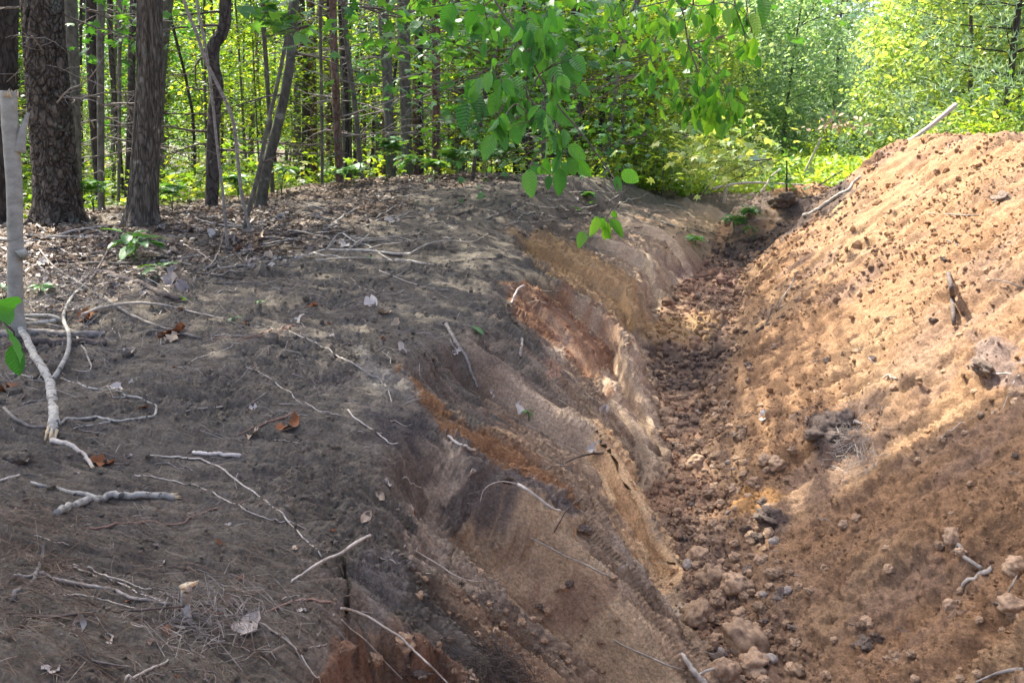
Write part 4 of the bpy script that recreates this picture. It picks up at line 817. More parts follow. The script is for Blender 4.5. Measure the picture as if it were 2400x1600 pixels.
stick('thick dark straight branch near the bottom left, laid over the stub', Z7, [(60, 1135), (200, 1130), (380, 1130), (560, 1110), (760, 1095), (950, 1085), (1150, 1070), (1300, 1060), (1420, 1055)], 20, 12, 'st_dark', name='fallen_branch', lift=[.0, .01, .015, .02, .02, .02, .03, .03, .01], sides=9)
stick('reddish-grey branch arching above the thick dark one', Z7, [(80, 880), (200, 875), (330, 885), (480, 915), (620, 940), (740, 965), (840, 1005), (960, 1030), (1110, 1055)], 22, 20, 'st_grey', name='fallen_branch', sides=9)
stick('upper one of two fine white twigs above the arching branch', Z7, [(400, 800), (520, 815), (620, 840), (700, 870), (820, 900), (930, 950), (1040, 970), (1190, 1030)], 13, 7, 'st_pale', name='twig')
stick('lower one of two fine white twigs above the arching branch', Z7, [(430, 810), (600, 860), (720, 890), (820, 930), (900, 985), (1000, 1010), (1110, 1055)], 12, 7, 'st_pale', name='twig')
stick('pale twig between the arching branch and the thick dark one', Z7, [(330, 1000), (470, 995), (580, 1010), (700, 1030), (800, 1060), (890, 1082)], 12, 9, 'st_pale', name='twig')
stick('stub of lichened branch standing up among the pine needles', Z7, [(1235, 1185), (1230, 1120), (1220, 1040), (1218, 970), (1225, 930)], 46, 58, 'st_lichen', name='broken_stub', lift=[0, .02, .05, .085, .11], tip=(1, 1), sides=12)
stick('orange peeled twig leading out of the needles at the stub', Z7, [(1120, 1090), (1240, 1090), (1340, 1100), (1400, 1115), (1460, 1130)], 14, 20, 'st_red', name='twig')
stick('long white root drooping over the ledge at bottom left of centre', Z7, [(1660, 1160), (1760, 1210), (1880, 1290), (1960, 1370), (2010, 1450), (2060, 1520), (2100, 1570)], 13, 9, 'st_pale', name='root')
stick('reddish root rising from the needles and arching over the broken ledge', Z7, [(1740, 1110), (1830, 1070), (1930, 1035), (2020, 1025), (2120, 1040), (2240, 1060)], 12, 17, 'st_red', name='root')
stick('thick white root sweeping down in front of the red collapsed soil', Z8, [(0, 1075), (80, 1095), (180, 1135), (280, 1200), (380, 1260), (440, 1320), (520, 1395), (580, 1450), (640, 1510), (700, 1570)], 18, 11, 'st_pale', name='root', lift=[.02, .03, .03, .03, .04, .05, .05, .04, .03, .02],
      forks=[([(60, 1080), (140, 1100), (210, 1110)], 8, 4)])
stick('fine pale root left of the thick white one, in the collapsed corner', Z8, [(0, 1150), (60, 1210), (140, 1270), (220, 1350), (300, 1440), (400, 1540)], 9, 6, 'st_pale', name='root', lift=[.02, .02, .02, .03, .03, .02])
stick('smooth pale stick bridging the dark crack in the ledge', Z7, [(1910, 915), (1980, 860), (2060, 800), (2150, 750), (2240, 715), (2330, 650), (2425, 600)], 14, 22, 'st_pale', name='stick', lift=[0, .01, .03, .04, .05, .06, .06], sides=9)
stick('pale split stick at the very bottom, slanting to the upper right', Z7, [(820, 1565), (900, 1525), (1000, 1470), (1060, 1450), (1105, 1420)], 18, 14, 'st_pale', name='stick')
stick('grey twig pointing left, above the pale split stick', Z7, [(605, 1420), (700, 1440), (820, 1460), (940, 1490), (1080, 1520)], 14, 6, 'st_grey', name='twig')
stick('forked wiry twig along the bottom edge', Z7, [(840, 1568), (960, 1530), (1100, 1500), (1240, 1495), (1380, 1495), (1440, 1525)], 9, 6, 'st_grey', name='twig')
stick('weathered grey stick buried at left among dry needles', Z7, [(90, 1035), (180, 950), (240, 850), (280, 740), (290, 650)], 26, 20, 'st_grey', name='stick')
stick('white-barked stick below the lichen roots, near the left edge', Z7, [(0, 245), (60, 225), (130, 205)], 14, 12, 'st_pale', name='stick')
stick('long bare stem bowing over the litter to a bent end', Z4, [(540, 610), (640, 570), (760, 545), (900, 532), (1040, 540), (1180, 570), (1350, 610), (1520, 650)], 22, 9, 'st_pale', name='fallen_branch', lift=[.03, .05, .06, .06, .05, .03, .01, 0], sides=8)
stick('pale straight branch reaching its cut end at the dark soil', Z4, [(570, 400), (680, 490), (780, 560), (880, 620), (1000, 670), (1120, 710), (1220, 740), (1320, 775)], 18, 22, 'st_grey', name='fallen_branch', sides=8, lift=[.03] * 6 + [.01, 0])
stick('mossy dark pole lying behind the long bare stem', Z4, [(500, 330), (640, 340), (740, 360), (860, 400), (980, 440), (1080, 490), (1180, 525)], 30, 34, 'st_dark', name='fallen_branch', sides=10)
stick('forked twig fanning from a brown curled leaf on the dark slope', Z4, [(1940, 680), (1840, 710), (1700, 740), (1560, 770), (1400, 765)], 12, 6, 'st_red', name='twig', forks=[([(1900, 690), (1820, 770), (1770, 820), (1760, 870)], 9, 4), ([(1900, 685), (1800, 730), (1650, 760), (1480, 785)], 8, 4)])
stick('thin twig bending up from the soil below the forked one', Z4, [(1240, 930), (1330, 885), (1440, 855), (1520, 820), (1590, 795)], 8, 5, 'st_pale', name='twig')
stick('long thin root curving across the dark slope to the right', Z4, [(1500, 930), (1620, 955), (1740, 1010), (1860, 1100), (1960, 1180), (2080, 1240), (2240, 1275)], 7, 8, 'st_pale', name='root')
stick('straight twig right of the white leaf, pointing downhill', Z4, [(1900, 720), (1990, 760), (2090, 810), (2180, 860), (2240, 895)], 7, 9, 'st_pale', name='twig')
stick('orange-brown twig with a dead leaf spray, on the slope', Z4, [(1560, 1400), (1680, 1350), (1780, 1310), (1860, 1290), (1910, 1265)], 8, 22, 'st_red', name='twig')
stick('small split twig left of the orange-brown one', Z4, [(1220, 1240), (1320, 1225), (1400, 1220), (1460, 1212)], 6, 12, 'st_pale', name='twig')
stick('rotten grey log end lying left beneath the long bare stem', Z4, [(0, 740), (150, 730), (320, 730), (450, 740), (600, 735), (690, 735)], 56, 36, 'st_grey', name='log', sides=14, lift=[.01] * 6)
stick('second rotten log lying lower, against the rotten grey one', Z4, [(180, 800), (350, 805), (500, 810), (640, 805), (690, 815)], 50, 30, 'st_dark', name='log', sides=12)
stick('short twig hooked upward beside the rotten logs', Z4, [(500, 745), (540, 820), (575, 890), (598, 950), (580, 985), (490, 975)], 16, 7, 'st_grey', name='twig')
stick('grey pole resting behind the snapped sapling, pointing to the maple', Z4, [(0, 110), (180, 130), (340, 100), (480, 60), (640, 35), (790, 20)], 20, 16, 'st_pale', name='fallen_branch', lift=[.03] * 6, sides=9)
stick('long pole in front of the maple foot', Z4, [(170, 85), (280, 95), (420, 100), (560, 98), (720, 100), (860, 105)], 18, 20, 'st_grey', name='fallen_branch', lift=[.02] * 6, sides=9)
stick('crossing twig at left, the longest among the litter by the sapling', Z4, [(180, 280), (300, 330), (420, 370), (560, 400)], 14, 10, 'st_pale', name='twig')
stick('slanting thin branch over the litter between sapling and seedling', Z4, [(260, 180), (340, 280), (440, 350), (540, 410), (600, 450), (700, 520)], 12, 10, 'st_grey', name='twig', lift=[.08, .06, .05, .04, .03, .02])
stick('twig standing up crossed with the seedling leaves', Z4, [(560, 420), (620, 340), (690, 220), (740, 140), (770, 60), (760, 10)], 14, 9, 'st_dark', name='twig', lift=[0, .05, .12, .18, .22, .26])
stick('big pale bare branch with many forks lying on the dark crest', Z5, [(-300, 235), (-230, 220), (-120, 185), (0, 185), (120, 185), (240, 195), (350, 208), (450, 212)], 10, 20, 'st_pale', name='fallen_branch', lift=[0, .01, .02, .03, .03, .02, .02, .01], sides=8,
      forks=[([(160, 190), (260, 155), (380, 140), (520, 110)], 14, 5, [.02, .03, .03, .02]), ([(60, 180), (130, 120), (260, 105), (380, 95), (480, 65)], 12, 4, [.02, .03, .04, .04, .03]), ([(100, 160), (150, 110), (200, 60)], 9, 4, [.02, .05, .07]), ([(-40, 90), (50, 60), (180, 20)], 9, 5, [.02, .03, .03]), ([(450, 210), (560, 150), (700, 125), (860, 130), (960, 80)], 12, 5, [.01, .02, .03, .02, .02]), ([(-60, 130), (60, 120), (180, 100)], 8, 4, [.02, .03, .03])])
stick('short stick lying just below the many-forked branch', Z5, [(360, 262), (440, 262), (520, 275), (610, 282)], 26, 8, 'st_pale', name='stick')
stick('fine hooked twig low on the crest, left of the short stick', Z5, [(20, 395), (120, 430), (220, 465), (330, 475), (415, 455)], 6, 8, 'st_pale', name='twig')
stick('wiry pale twig sloping from the short stick to the right', Z5, [(250, 320), (370, 370), (480, 410), (590, 440), (700, 445)], 7, 5, 'st_pale', name='twig')
stick('dark twig lying level at the top of the orange band', Z5, [(830, 262), (900, 248), (960, 243), (1030, 243)], 8, 9, 'st_dark', name='twig')
stick('white Y-topped root poking from the brown wall', Z5, [(1115, 540), (1135, 490), (1160, 440), (1200, 415)], 16, 14, 'dl_white', name='root', lift=[.0, .05, .08, .1])
stick('thin reddish root sticking out below the white Y-topped one', Z5, [(1200, 650), (1240, 590), (1275, 550), (1305, 515)], 8, 10, 'st_red', name='root', lift=[0, .03, .06, .08])
stick('short level root end right of the white Y-topped one', Z5, [(1300, 452), (1370, 455), (1445, 452)], 10, 4, 'st_pale', name='root', lift=[.02, .03, .04])
stick('long grey stick with a rough head, sliding down the dark slope', Z5, [(690, 680), (730, 750), (770, 820), (820, 890), (850, 980), (880, 1050), (895, 1095)], 26, 16, 'st_grey', name='stick', sides=8, forks=[([(680, 690), (650, 670), (700, 650)], 18, 10), ([(700, 700), (720, 790), (760, 860)], 16, 8)])
stick('dark crooked root beside the green fallen leaf', Z5, [(1185, 770), (1180, 830), (1175, 890)], 20, 18, 'st_grey', name='root')
stick('thin forked root lying along the lower wall', Z5, [(1400, 920), (1470, 980), (1530, 1040), (1590, 1110), (1660, 1170), (1750, 1205), (1840, 1220)], 7, 5, 'st_pale', name='root', forks=[([(1400, 925), (1450, 985), (1530, 1035)], 5, 4)])
stick('white root strung over the pale patch at the slope shoulder', Z5, [(0, 895), (80, 930), (180, 1000), (260, 1050), (310, 1120), (335, 1200)], 12, 7, 'st_pale', name='root')
stick('thin root leading down to the crumbled dark soil', Z5, [(0, 1235), (90, 1290), (180, 1350), (260, 1410), (320, 1455), (370, 1450)], 12, 7, 'st_pale', name='root')
stick('short sawn-looking stick at the tip of the grey slab', Z5, [(700, 1410), (760, 1450), (810, 1475), (860, 1500)], 18, 20, 'st_pale', name='stick', tip=(1, 1))
stick('white root end jutting over the tan wall', Z8, [(1160, 265), (1220, 300), (1300, 360), (1380, 420), (1440, 440)], 22, 16, 'st_pale', name='root', lift=[.03, .04, .04, .03, .02], forks=[([(1165, 265), (1060, 245), (980, 265), (930, 310), (912, 380)], 8, 5, [.03, .05, .05, .04, .03])])
stick('straight pale root lying down the tan wall', Z8, [(1240, 615), (1350, 670), (1480, 740), (1600, 790), (1720, 850), (1830, 892)], 8, 14, 'st_pale', name='root', lift=[.01, .02, .02, .02, .03, .05])
stick('curved pale root reaching across the grey slab', Z8, [(410, 685), (480, 700), (560, 745), (660, 805), (740, 860), (840, 895), (930, 900), (1045, 888)], 10, 7, 'st_pale', name='root', lift=[0, .02, .03, .03, .02, .02, .02, .02])
stick('thin root lying near the bottom of the trench wall', Z8, [(1790, 1285), (1860, 1325), (1950, 1365), (2050, 1410), (2150, 1455), (2240, 1480)], 10, 14, 'st_pale', name='root', lift=[0, .01, .02, .02, .02, .01])
stick('dark root sagging at the right edge of the tan wall', Z8, [(1395, 580), (1440, 500), (1480, 430), (1520, 395), (1580, 360)], 9, 12, 'st_dark', name='root', lift=[0, .03, .06, .05, .02])
stick('dark crooked root above the sagging one', Z8, [(1345, 185), (1440, 140), (1540, 90), (1640, 65), (1720, 60)], 7, 16, 'st_dark', name='root', lift=[0, .03, .04, .03, .01])
stick('light stick in two pieces at the foot of the wall, bottom right of centre', Z9, [(-10, 1370), (30, 1430), (80, 1500), (150, 1570)], 26, 40, 'st_pale', name='fallen_branch', sides=9, lift=[.02, .03, .03, .02], forks=[([(110, 1510), (180, 1485), (260, 1475), (340, 1470)], 20, 12, [.02, .04, .04, .03])])
stick('curved grey stick in the bottom right corner', Z9, [(1920, 1568), (2020, 1520), (2120, 1490), (2240, 1480)], 12, 26, 'st_grey', name='stick', sides=8, lift=[0, .01, .02, .02])
stick('short two-toned stick in the shade on the heap', Z9, [(1790, 705), (1860, 750), (1960, 815)], 22, 24, 'st_grey', name='stick', sides=8, lift=[.0, .02, .03])
stick('half-buried pale stick right of the two-toned one', Z9, [(1830, 960), (1930, 890), (2040, 820)], 18, 34, 'st_pale', name='stick', sides=8)
stick('thin twig standing by the stone at the right edge', Z9, [(2080, 1065), (2130, 990), (2170, 910), (2195, 860)], 10, 8, 'st_grey', name='twig', lift=[0, .03, .05, .06])
stick('rusty wire-like root curving in the shade, bottom right', Z9, [(1390, 1460), (1390, 1400), (1430, 1350), (1490, 1330)], 6, 5, 'st_red', name='root')
stick('dark stick planted upright in the sunlit heap', Z6, [(1785, 680), (1775, 600), (1770, 500), (1760, 420), (1745, 335)], 26, 26, 'st_dark', name='stick', lift=[0, .06, .12, .18, .25], sides=10)
stick('pale whip leaning against the heap above the trench floor', Z6, [(615, 595), (650, 510), (700, 430), (730, 370), (755, 320)], 8, 9, 'st_pale', name='stick', lift=[.01, .08, .14, .18, .22], forks=[([(700, 430), (740, 425)], 6, 3, [.14, .16])])
stick('black wet-looking branch end at the foot of the heap', Z6, [(490, 725), (560, 680), (620, 640), (700, 610)], 22, 6, 'st_dark', name='stick', forks=[([(545, 680), (575, 610), (590, 540)], 8, 5, [.0, .05, .1]), ([(560, 670), (600, 730), (650, 795)], 8, 5)])
stick('small dark twig standing at the edge of the shaded heap', Z6, [(790, 300), (770, 240), (745, 190)], 6, 6, 'st_dark', name='twig', lift=[0, .05, .1])
stick('pale straw-like stem on the lower right of the heap', Z6, [(1700, 1420), (1780, 1365), (1870, 1310), (1910, 1285)], 8, 6, 'st_pale', name='twig')
stick('pale stick poking from the grey clump at right', Z6, [(2010, 990), (2080, 995), (2150, 995), (2210, 1010)], 14, 10, 'st_pale', name='twig', lift=[0, .03, .03, .02], forks=[([(2190, 1000), (2170, 1060), (2130, 1150), (2100, 1230)], 7, 4)])
stick('thin root at upper right of the heap pointing left', Z6, [(2240, 435), (2160, 405), (2090, 385), (2030, 380)], 10, 6, 'st_grey', name='root', lift=[0, .02, .03, .04])
stick('thin level twig across the upper heap', Z3, [(1610, 1400), (1720, 1405), (1850, 1412), (1960, 1412)], 6, 8, 'st_grey', name='twig', lift=[.01] * 4)
stick('small bent twig near the crest of the heap', Z3, [(1680, 1085), (1720, 1020), (1745, 960), (1720, 930)], 7, 5, 'st_grey', name='twig', lift=[.01] * 4)
stick('small pale stick embedded in the sun, middle of the heap', Z6, [(1320, 1030), (1360, 1022), (1410, 1028)], 12, 10, 'st_pale', name='twig')
stick('grey bare log lying along the edge of the heap', Z3, [(800, 1425), (870, 1385), (950, 1330), (1030, 1275), (1090, 1245), (1120, 1200), (1165, 1160)], 28, 18, 'st_pale', name='log', lift=[.0, .03, .04, .05, .05, .06, .08], sides=10)
# grey pole sticking out over the crest of the heap
def pole(label, zf, pts, d0, d1, w0, w1, mat, name='pole', tail=None):
    P = np.array([at_d(*zf(p), d0 + (d1 - d0) * i / (len(pts) - 1)) for i, p in enumerate(pts)]); P = catmull(P, 20)
    R = np.linspace(w0, w1, 20) / 2.8 / F * np.linspace(d0, d1, 20) * .5; b = P[0].copy(); e = empty(name, b, label, name.replace('_', ' '))
    m = MB(); m.add(*tube(P - b, R, 9, .08)); m.obj('stem', M[mat], e); return e, P - b
pole('grey weathered pole jutting out over the crest of the heap', Z3, [(1440, 960), (1540, 890), (1660, 800), (1790, 690)], 11.4, 12.6, 24, 28, 'st_pale')
e, P = pole('white broken branch leaning right in the clearing, with brown dead leaves', Z3, [(800, 1130), (840, 1050), (880, 970), (912, 905)], 18.5, 18.5, 14, 16, 'dl_white', 'leaning_branch')
m = MB(); rg = np.random.default_rng(5); q = P[-1] + np.array([.35, 0, .25]) + rg.normal(size=(70, 3)) * [.28, .1, .1]; leaf_cards(m, q, .12, rg, .2); m.obj('dead_leaves', M['dl_tan'], e, False)
e, P = pole('thin dark stem leaning right at the end of the bank', Z3, [(120, 1290), (220, 1150), (320, 1000), (430, 850)], 14.3, 14.8, 9, 6, 'st_dark', 'stem')
pole('pale fallen trunk lying across the end of the trench', Z3, [(195, 1240), (300, 1215), (420, 1200), (560, 1200), (680, 1208), (800, 1212)], 15.3, 15.9, 20, 9, 'st_pale', 'fallen_log')
pole('bent pale stem crossing over the fallen trunk', Z3, [(335, 1420), (430, 1320), (520, 1250), (580, 1160), (640, 1110)], 14.2, 15.0, 9, 12, 'st_pale', 'stem')
pole('short broken post under the fallen trunk', Z3, [(270, 1335), (278, 1285), (285, 1225)], 15., 15., 20, 16, 'st_pale', 'post')
pole('dark stem leaning over the black root clump', Z3, [(890, 1220), (960, 1175), (1050, 1120)], 13.4, 13.6, 9, 6, 'st_dark', 'stem')
pole('faint pale bough rising through the shrubs at left of the clearing', Z3, [(0, 915), (60, 870), (140, 810)], 16.5, 16.7, 14, 10, 'st_pale', 'bough')
# uprooted sapling on the black soil lump
e, P = pole('small leafy sapling growing on the black root clump', Z3, [(690, 1330), (682, 1230), (684, 1130), (680, 1050)], 13.4, 13.4, 14, 7, 'bark_dark', 'sapling'); e['category'] = 'sapling'
m = MB(); q = P[rg.integers(5, 20, 110)] + rg.normal(size=(110, 3)) * [.16, .1, .12]; leaf_cards(m, q, .09, rg, .5); m.obj('leaves', M['seedling'], e, False)

# ------------------------------------------------------------------ single green leaves: one mesh shared by all
def leaf_mesh(name, mat, bend=.12, fold=.10, wav=.02, w=.3, seed=0):
    rg = np.random.default_rng(seed); n = 9; t = np.linspace(0, 1, n); wd = w * np.sin(math.pi * t ** .8) ** .75; wd[0] = .01; wd[-1] = .003
    V = []
    for i in range(n):
        z = -bend * t[i] ** 2
        for j, x in enumerate((-1, -.5, 0, .5, 1)): V.append((x * wd[i], t[i], z + fold * abs(x) * wd[i] * 2 + (wav * math.sin(i * 2.4 + j) * abs(x)) + (.012 * (-1) ** i * (abs(x) == 1))))
    Qf = [(i * 5 + j, i * 5 + j + 1, i * 5 + j + 6, i * 5 + j + 5) for i in range(n - 1) for j in range(4)]
    m = MB(); m.add(np.array(V), np.array(Qf)); V, Qd, T = tube(np.array([[0, -.16, .03], [0, -.05, .005], [0, .1, 0]]), [.012, .012, .01], 4); m.add(V, Qd, T); return m.mesh(name, M[mat])
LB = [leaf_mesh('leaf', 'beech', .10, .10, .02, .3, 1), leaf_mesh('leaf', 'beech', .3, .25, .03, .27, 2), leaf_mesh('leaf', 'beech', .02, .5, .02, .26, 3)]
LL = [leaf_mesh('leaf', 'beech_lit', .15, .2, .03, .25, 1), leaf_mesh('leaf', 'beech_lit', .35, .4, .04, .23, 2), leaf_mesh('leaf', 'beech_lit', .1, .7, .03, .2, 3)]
LS = [leaf_mesh('leaf', 'seedling', .2, .15, .02, .24, 4), leaf_mesh('leaf', 'seedling', .35, .1, .02, .28, 5)]
def maple_leaf_mesh(mat):
    loc = np.array([(0, 0, 0), (.22, -.08, -.01), (.5, .1, -.05), (.34, .2, 0), (.6, .5, -.08), (.34, .5, 0), (.16, .6, .02), (.2, .8, -.02), (0, 1.05, -.12), (-.2, .8, -.02), (-.16, .6, .02), (-.34, .5, 0), (-.6, .5, -.08), (-.34, .2, 0), (-.5, .1, -.05), (-.22, -.08, -.01), (0, .38, .05)])
    m = MB(); m.add(loc, None, [(16, i, i + 1) for i in range(0, 15)] + [(16, 15, 0)]); m.add(*tube(np.array([[0, -.45, -.05], [0, -.2, .02], [0, .05, 0]]), [.014] * 3, 4)); return m.mesh('leaf', M[mat])
LM = maple_leaf_mesh('seedling')
def place_leaf(me, base, tip, parent, poff, roll=0., wscale=1.):
    base = np.asarray(base); tip = np.asarray(tip); y = tip - base; L = np.linalg.norm(y); y = y / L
    tocam = CAM - base - poff; tocam /= np.linalg.norm(tocam)
    z = tocam * math.cos(roll) + np.cross(y, tocam) * math.sin(roll); z -= y * (z @ y); z /= np.linalg.norm(z) + 1e-9; x = np.cross(y, z)
    o = bpy.data.objects.new('leaf', me); Mx = Matrix(((x[0] * L * wscale, y[0] * L, z[0] * L, base[0]), (x[1] * L * wscale, y[1] * L, z[1] * L, base[1]), (x[2] * L * wscale, y[2] * L, z[2] * L, base[2]), (0, 0, 0, 1)))
    link(o, parent); o.matrix_local = Mx; return o
def twig_pts(zf, pts, d): return [at_d(*zf(p), dd) for p, dd in zip(pts, np.linspace(d[0], d[1], len(pts)))]
def hanging(name, label, zf, main, d, w, subs, leaves, lm, rand, Lr=(.07, .1), seed=0, mat='st_dark', fan=.45):
    """leaves: traced (base, tip) pairs; rand: (centre, radius, count) clusters fed by their own twig"""
    rg = np.random.default_rng(seed); P = catmull(twig_pts(zf, main, d), 46); b = P[0].copy(); e = empty(name, b, label, 'branch', 'beech branches hanging into the picture')
    R = np.linspace(w[0], w[1], 46) / 2.8 / F * np.linspace(d[0], d[1], 46) * .5; m = MB(); m.add(*tube(P - b, R, 8, .06)); m.obj('twig', M[mat], e); tips = [P]
    for sp in subs:
        Q = catmull(twig_pts(zf, sp[0], sp[1]), 20); m = MB(); m.add(*tube(Q - b, np.linspace(.0028, .0012, 20), 5)); m.obj('twig', M[mat], e); tips.append(Q)
    A = np.concatenate(tips)
    for bs, tp in leaves:
        pb = zf(bs); pt = zf(tp); pp = project(A); dist = np.hypot(pp[0] - pb[0], pp[1] - pb[1]); j = int(np.argmin(dist)); dd = math.hypot(A[j][0], A[j][1]) + rg.normal() * .06
        B = at_d(*pb, dd); T = at_d(*pt, dd + rg.normal() * .03); place_leaf(lm[rg.integers(3)], B - b, T - b, e, b, rg.normal() * .45, rg.uniform(.85, 1.15))
        if dist[j] > 14: m = MB(); m.add(*tube(catmull([A[j] - b, (A[j] + B) / 2 - b + [0, 0, .01], B - b], 6), [.0016, .0015, .0014, .0013, .0012, .0011], 4)); m.obj('twig', M[mat], e)
    for c, r, n in rand:
        n = int(n * 1.15)
        pc = zf(c); pp = project(A); dist = np.hypot(pp[0] - pc[0], pp[1] - pc[1]); j = int(np.argmin(dist)); dj = math.hypot(A[j][0], A[j][1]); C_ = at_d(*pc, dj + rg.normal() * .12)
        rr_ = r / 2.8 / F * dj; Q = catmull([A[j], (A[j] + C_) / 2 + [0, 0, .04], C_, C_ + [rg.normal() * .04, 0, -rr_]], 10); m = MB(); m.add(*tube(Q - b, np.linspace(.0024, .0009, 10), 4)); m.obj('twig', M[mat], e)
        for k in range(n):
            B = C_ + rg.normal(size=3) * rr_ * [.5, .6, .5]; L = rg.uniform(*Lr); dr = np.array([rg.normal() * fan, rg.normal() * fan, -1.]); dr /= np.linalg.norm(dr)
            place_leaf(lm[rg.integers(3)], B - b, B + dr * L - b, e, b, rg.normal() * .9, rg.uniform(.8, 1.15))
    return e
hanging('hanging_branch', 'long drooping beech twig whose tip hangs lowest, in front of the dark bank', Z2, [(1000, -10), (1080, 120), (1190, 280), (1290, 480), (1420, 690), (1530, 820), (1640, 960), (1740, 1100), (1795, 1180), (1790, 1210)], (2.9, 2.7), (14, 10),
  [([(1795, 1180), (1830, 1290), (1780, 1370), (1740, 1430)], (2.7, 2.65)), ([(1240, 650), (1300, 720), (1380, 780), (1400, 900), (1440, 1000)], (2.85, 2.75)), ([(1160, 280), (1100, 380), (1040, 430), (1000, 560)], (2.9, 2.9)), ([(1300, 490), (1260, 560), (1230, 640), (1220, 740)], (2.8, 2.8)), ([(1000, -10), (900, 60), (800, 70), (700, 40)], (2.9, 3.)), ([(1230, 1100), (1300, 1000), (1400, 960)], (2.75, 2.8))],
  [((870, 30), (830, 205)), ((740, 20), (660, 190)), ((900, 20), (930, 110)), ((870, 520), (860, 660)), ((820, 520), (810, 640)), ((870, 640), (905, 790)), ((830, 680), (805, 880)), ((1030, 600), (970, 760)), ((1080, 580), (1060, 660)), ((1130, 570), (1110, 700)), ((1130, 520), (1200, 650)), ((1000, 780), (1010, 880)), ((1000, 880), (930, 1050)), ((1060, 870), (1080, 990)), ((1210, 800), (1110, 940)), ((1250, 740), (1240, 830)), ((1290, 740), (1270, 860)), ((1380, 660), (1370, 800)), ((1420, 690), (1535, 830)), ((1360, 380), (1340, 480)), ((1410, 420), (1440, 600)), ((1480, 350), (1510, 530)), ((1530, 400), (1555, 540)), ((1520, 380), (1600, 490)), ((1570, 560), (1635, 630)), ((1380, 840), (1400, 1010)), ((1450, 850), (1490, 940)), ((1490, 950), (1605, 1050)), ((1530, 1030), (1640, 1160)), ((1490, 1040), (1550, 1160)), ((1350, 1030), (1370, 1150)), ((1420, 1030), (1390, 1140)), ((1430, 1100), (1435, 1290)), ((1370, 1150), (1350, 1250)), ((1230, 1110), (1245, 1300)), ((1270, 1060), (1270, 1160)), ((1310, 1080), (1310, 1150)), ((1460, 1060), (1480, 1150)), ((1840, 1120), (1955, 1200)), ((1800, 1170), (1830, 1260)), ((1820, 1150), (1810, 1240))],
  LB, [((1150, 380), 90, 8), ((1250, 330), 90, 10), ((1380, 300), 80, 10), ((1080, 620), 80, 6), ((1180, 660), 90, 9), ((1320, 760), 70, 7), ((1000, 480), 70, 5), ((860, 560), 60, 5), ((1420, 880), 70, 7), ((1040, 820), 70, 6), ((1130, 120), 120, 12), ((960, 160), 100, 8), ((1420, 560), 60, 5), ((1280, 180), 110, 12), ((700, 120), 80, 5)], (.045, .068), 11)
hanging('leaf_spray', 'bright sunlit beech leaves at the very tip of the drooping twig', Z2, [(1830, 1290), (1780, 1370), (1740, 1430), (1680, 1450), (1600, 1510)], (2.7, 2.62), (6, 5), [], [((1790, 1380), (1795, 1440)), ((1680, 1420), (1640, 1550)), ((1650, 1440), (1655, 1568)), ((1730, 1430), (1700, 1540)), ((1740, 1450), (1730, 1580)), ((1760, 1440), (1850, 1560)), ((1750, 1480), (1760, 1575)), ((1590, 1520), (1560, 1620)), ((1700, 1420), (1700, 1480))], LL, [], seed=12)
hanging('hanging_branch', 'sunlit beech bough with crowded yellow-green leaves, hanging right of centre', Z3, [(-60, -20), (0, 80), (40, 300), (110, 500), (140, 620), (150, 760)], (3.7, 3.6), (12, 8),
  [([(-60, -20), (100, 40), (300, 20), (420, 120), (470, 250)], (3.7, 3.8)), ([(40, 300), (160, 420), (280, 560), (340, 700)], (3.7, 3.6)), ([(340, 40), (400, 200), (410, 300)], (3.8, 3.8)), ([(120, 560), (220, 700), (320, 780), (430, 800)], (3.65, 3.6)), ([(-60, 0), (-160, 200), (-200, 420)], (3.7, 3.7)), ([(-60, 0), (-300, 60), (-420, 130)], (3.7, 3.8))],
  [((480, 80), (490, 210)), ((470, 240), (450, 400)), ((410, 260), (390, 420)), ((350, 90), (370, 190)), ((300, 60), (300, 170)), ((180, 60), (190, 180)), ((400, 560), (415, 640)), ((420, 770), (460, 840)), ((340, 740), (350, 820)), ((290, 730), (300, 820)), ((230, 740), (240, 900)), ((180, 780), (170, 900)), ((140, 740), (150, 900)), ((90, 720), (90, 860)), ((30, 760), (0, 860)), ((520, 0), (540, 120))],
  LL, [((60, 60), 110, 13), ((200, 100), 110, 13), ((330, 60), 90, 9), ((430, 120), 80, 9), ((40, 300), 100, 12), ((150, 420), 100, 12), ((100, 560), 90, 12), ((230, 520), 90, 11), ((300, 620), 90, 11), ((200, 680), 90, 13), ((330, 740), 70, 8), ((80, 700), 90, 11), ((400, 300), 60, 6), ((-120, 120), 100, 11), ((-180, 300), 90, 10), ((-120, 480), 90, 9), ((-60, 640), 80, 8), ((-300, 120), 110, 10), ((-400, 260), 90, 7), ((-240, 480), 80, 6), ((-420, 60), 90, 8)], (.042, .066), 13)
hanging('hanging_branch', 'two big beech leaves on a short twig at the left edge', Z4, [(-60, 560), (0, 640), (60, 690)], (1.75, 1.7), (14, 10), [([(60, 690), (90, 720)], (1.7, 1.7))], [((40, 700), (160, 920)), ((100, 790), (130, 1010)), ((-80, 540), (100, 570))], LB, [], seed=14)
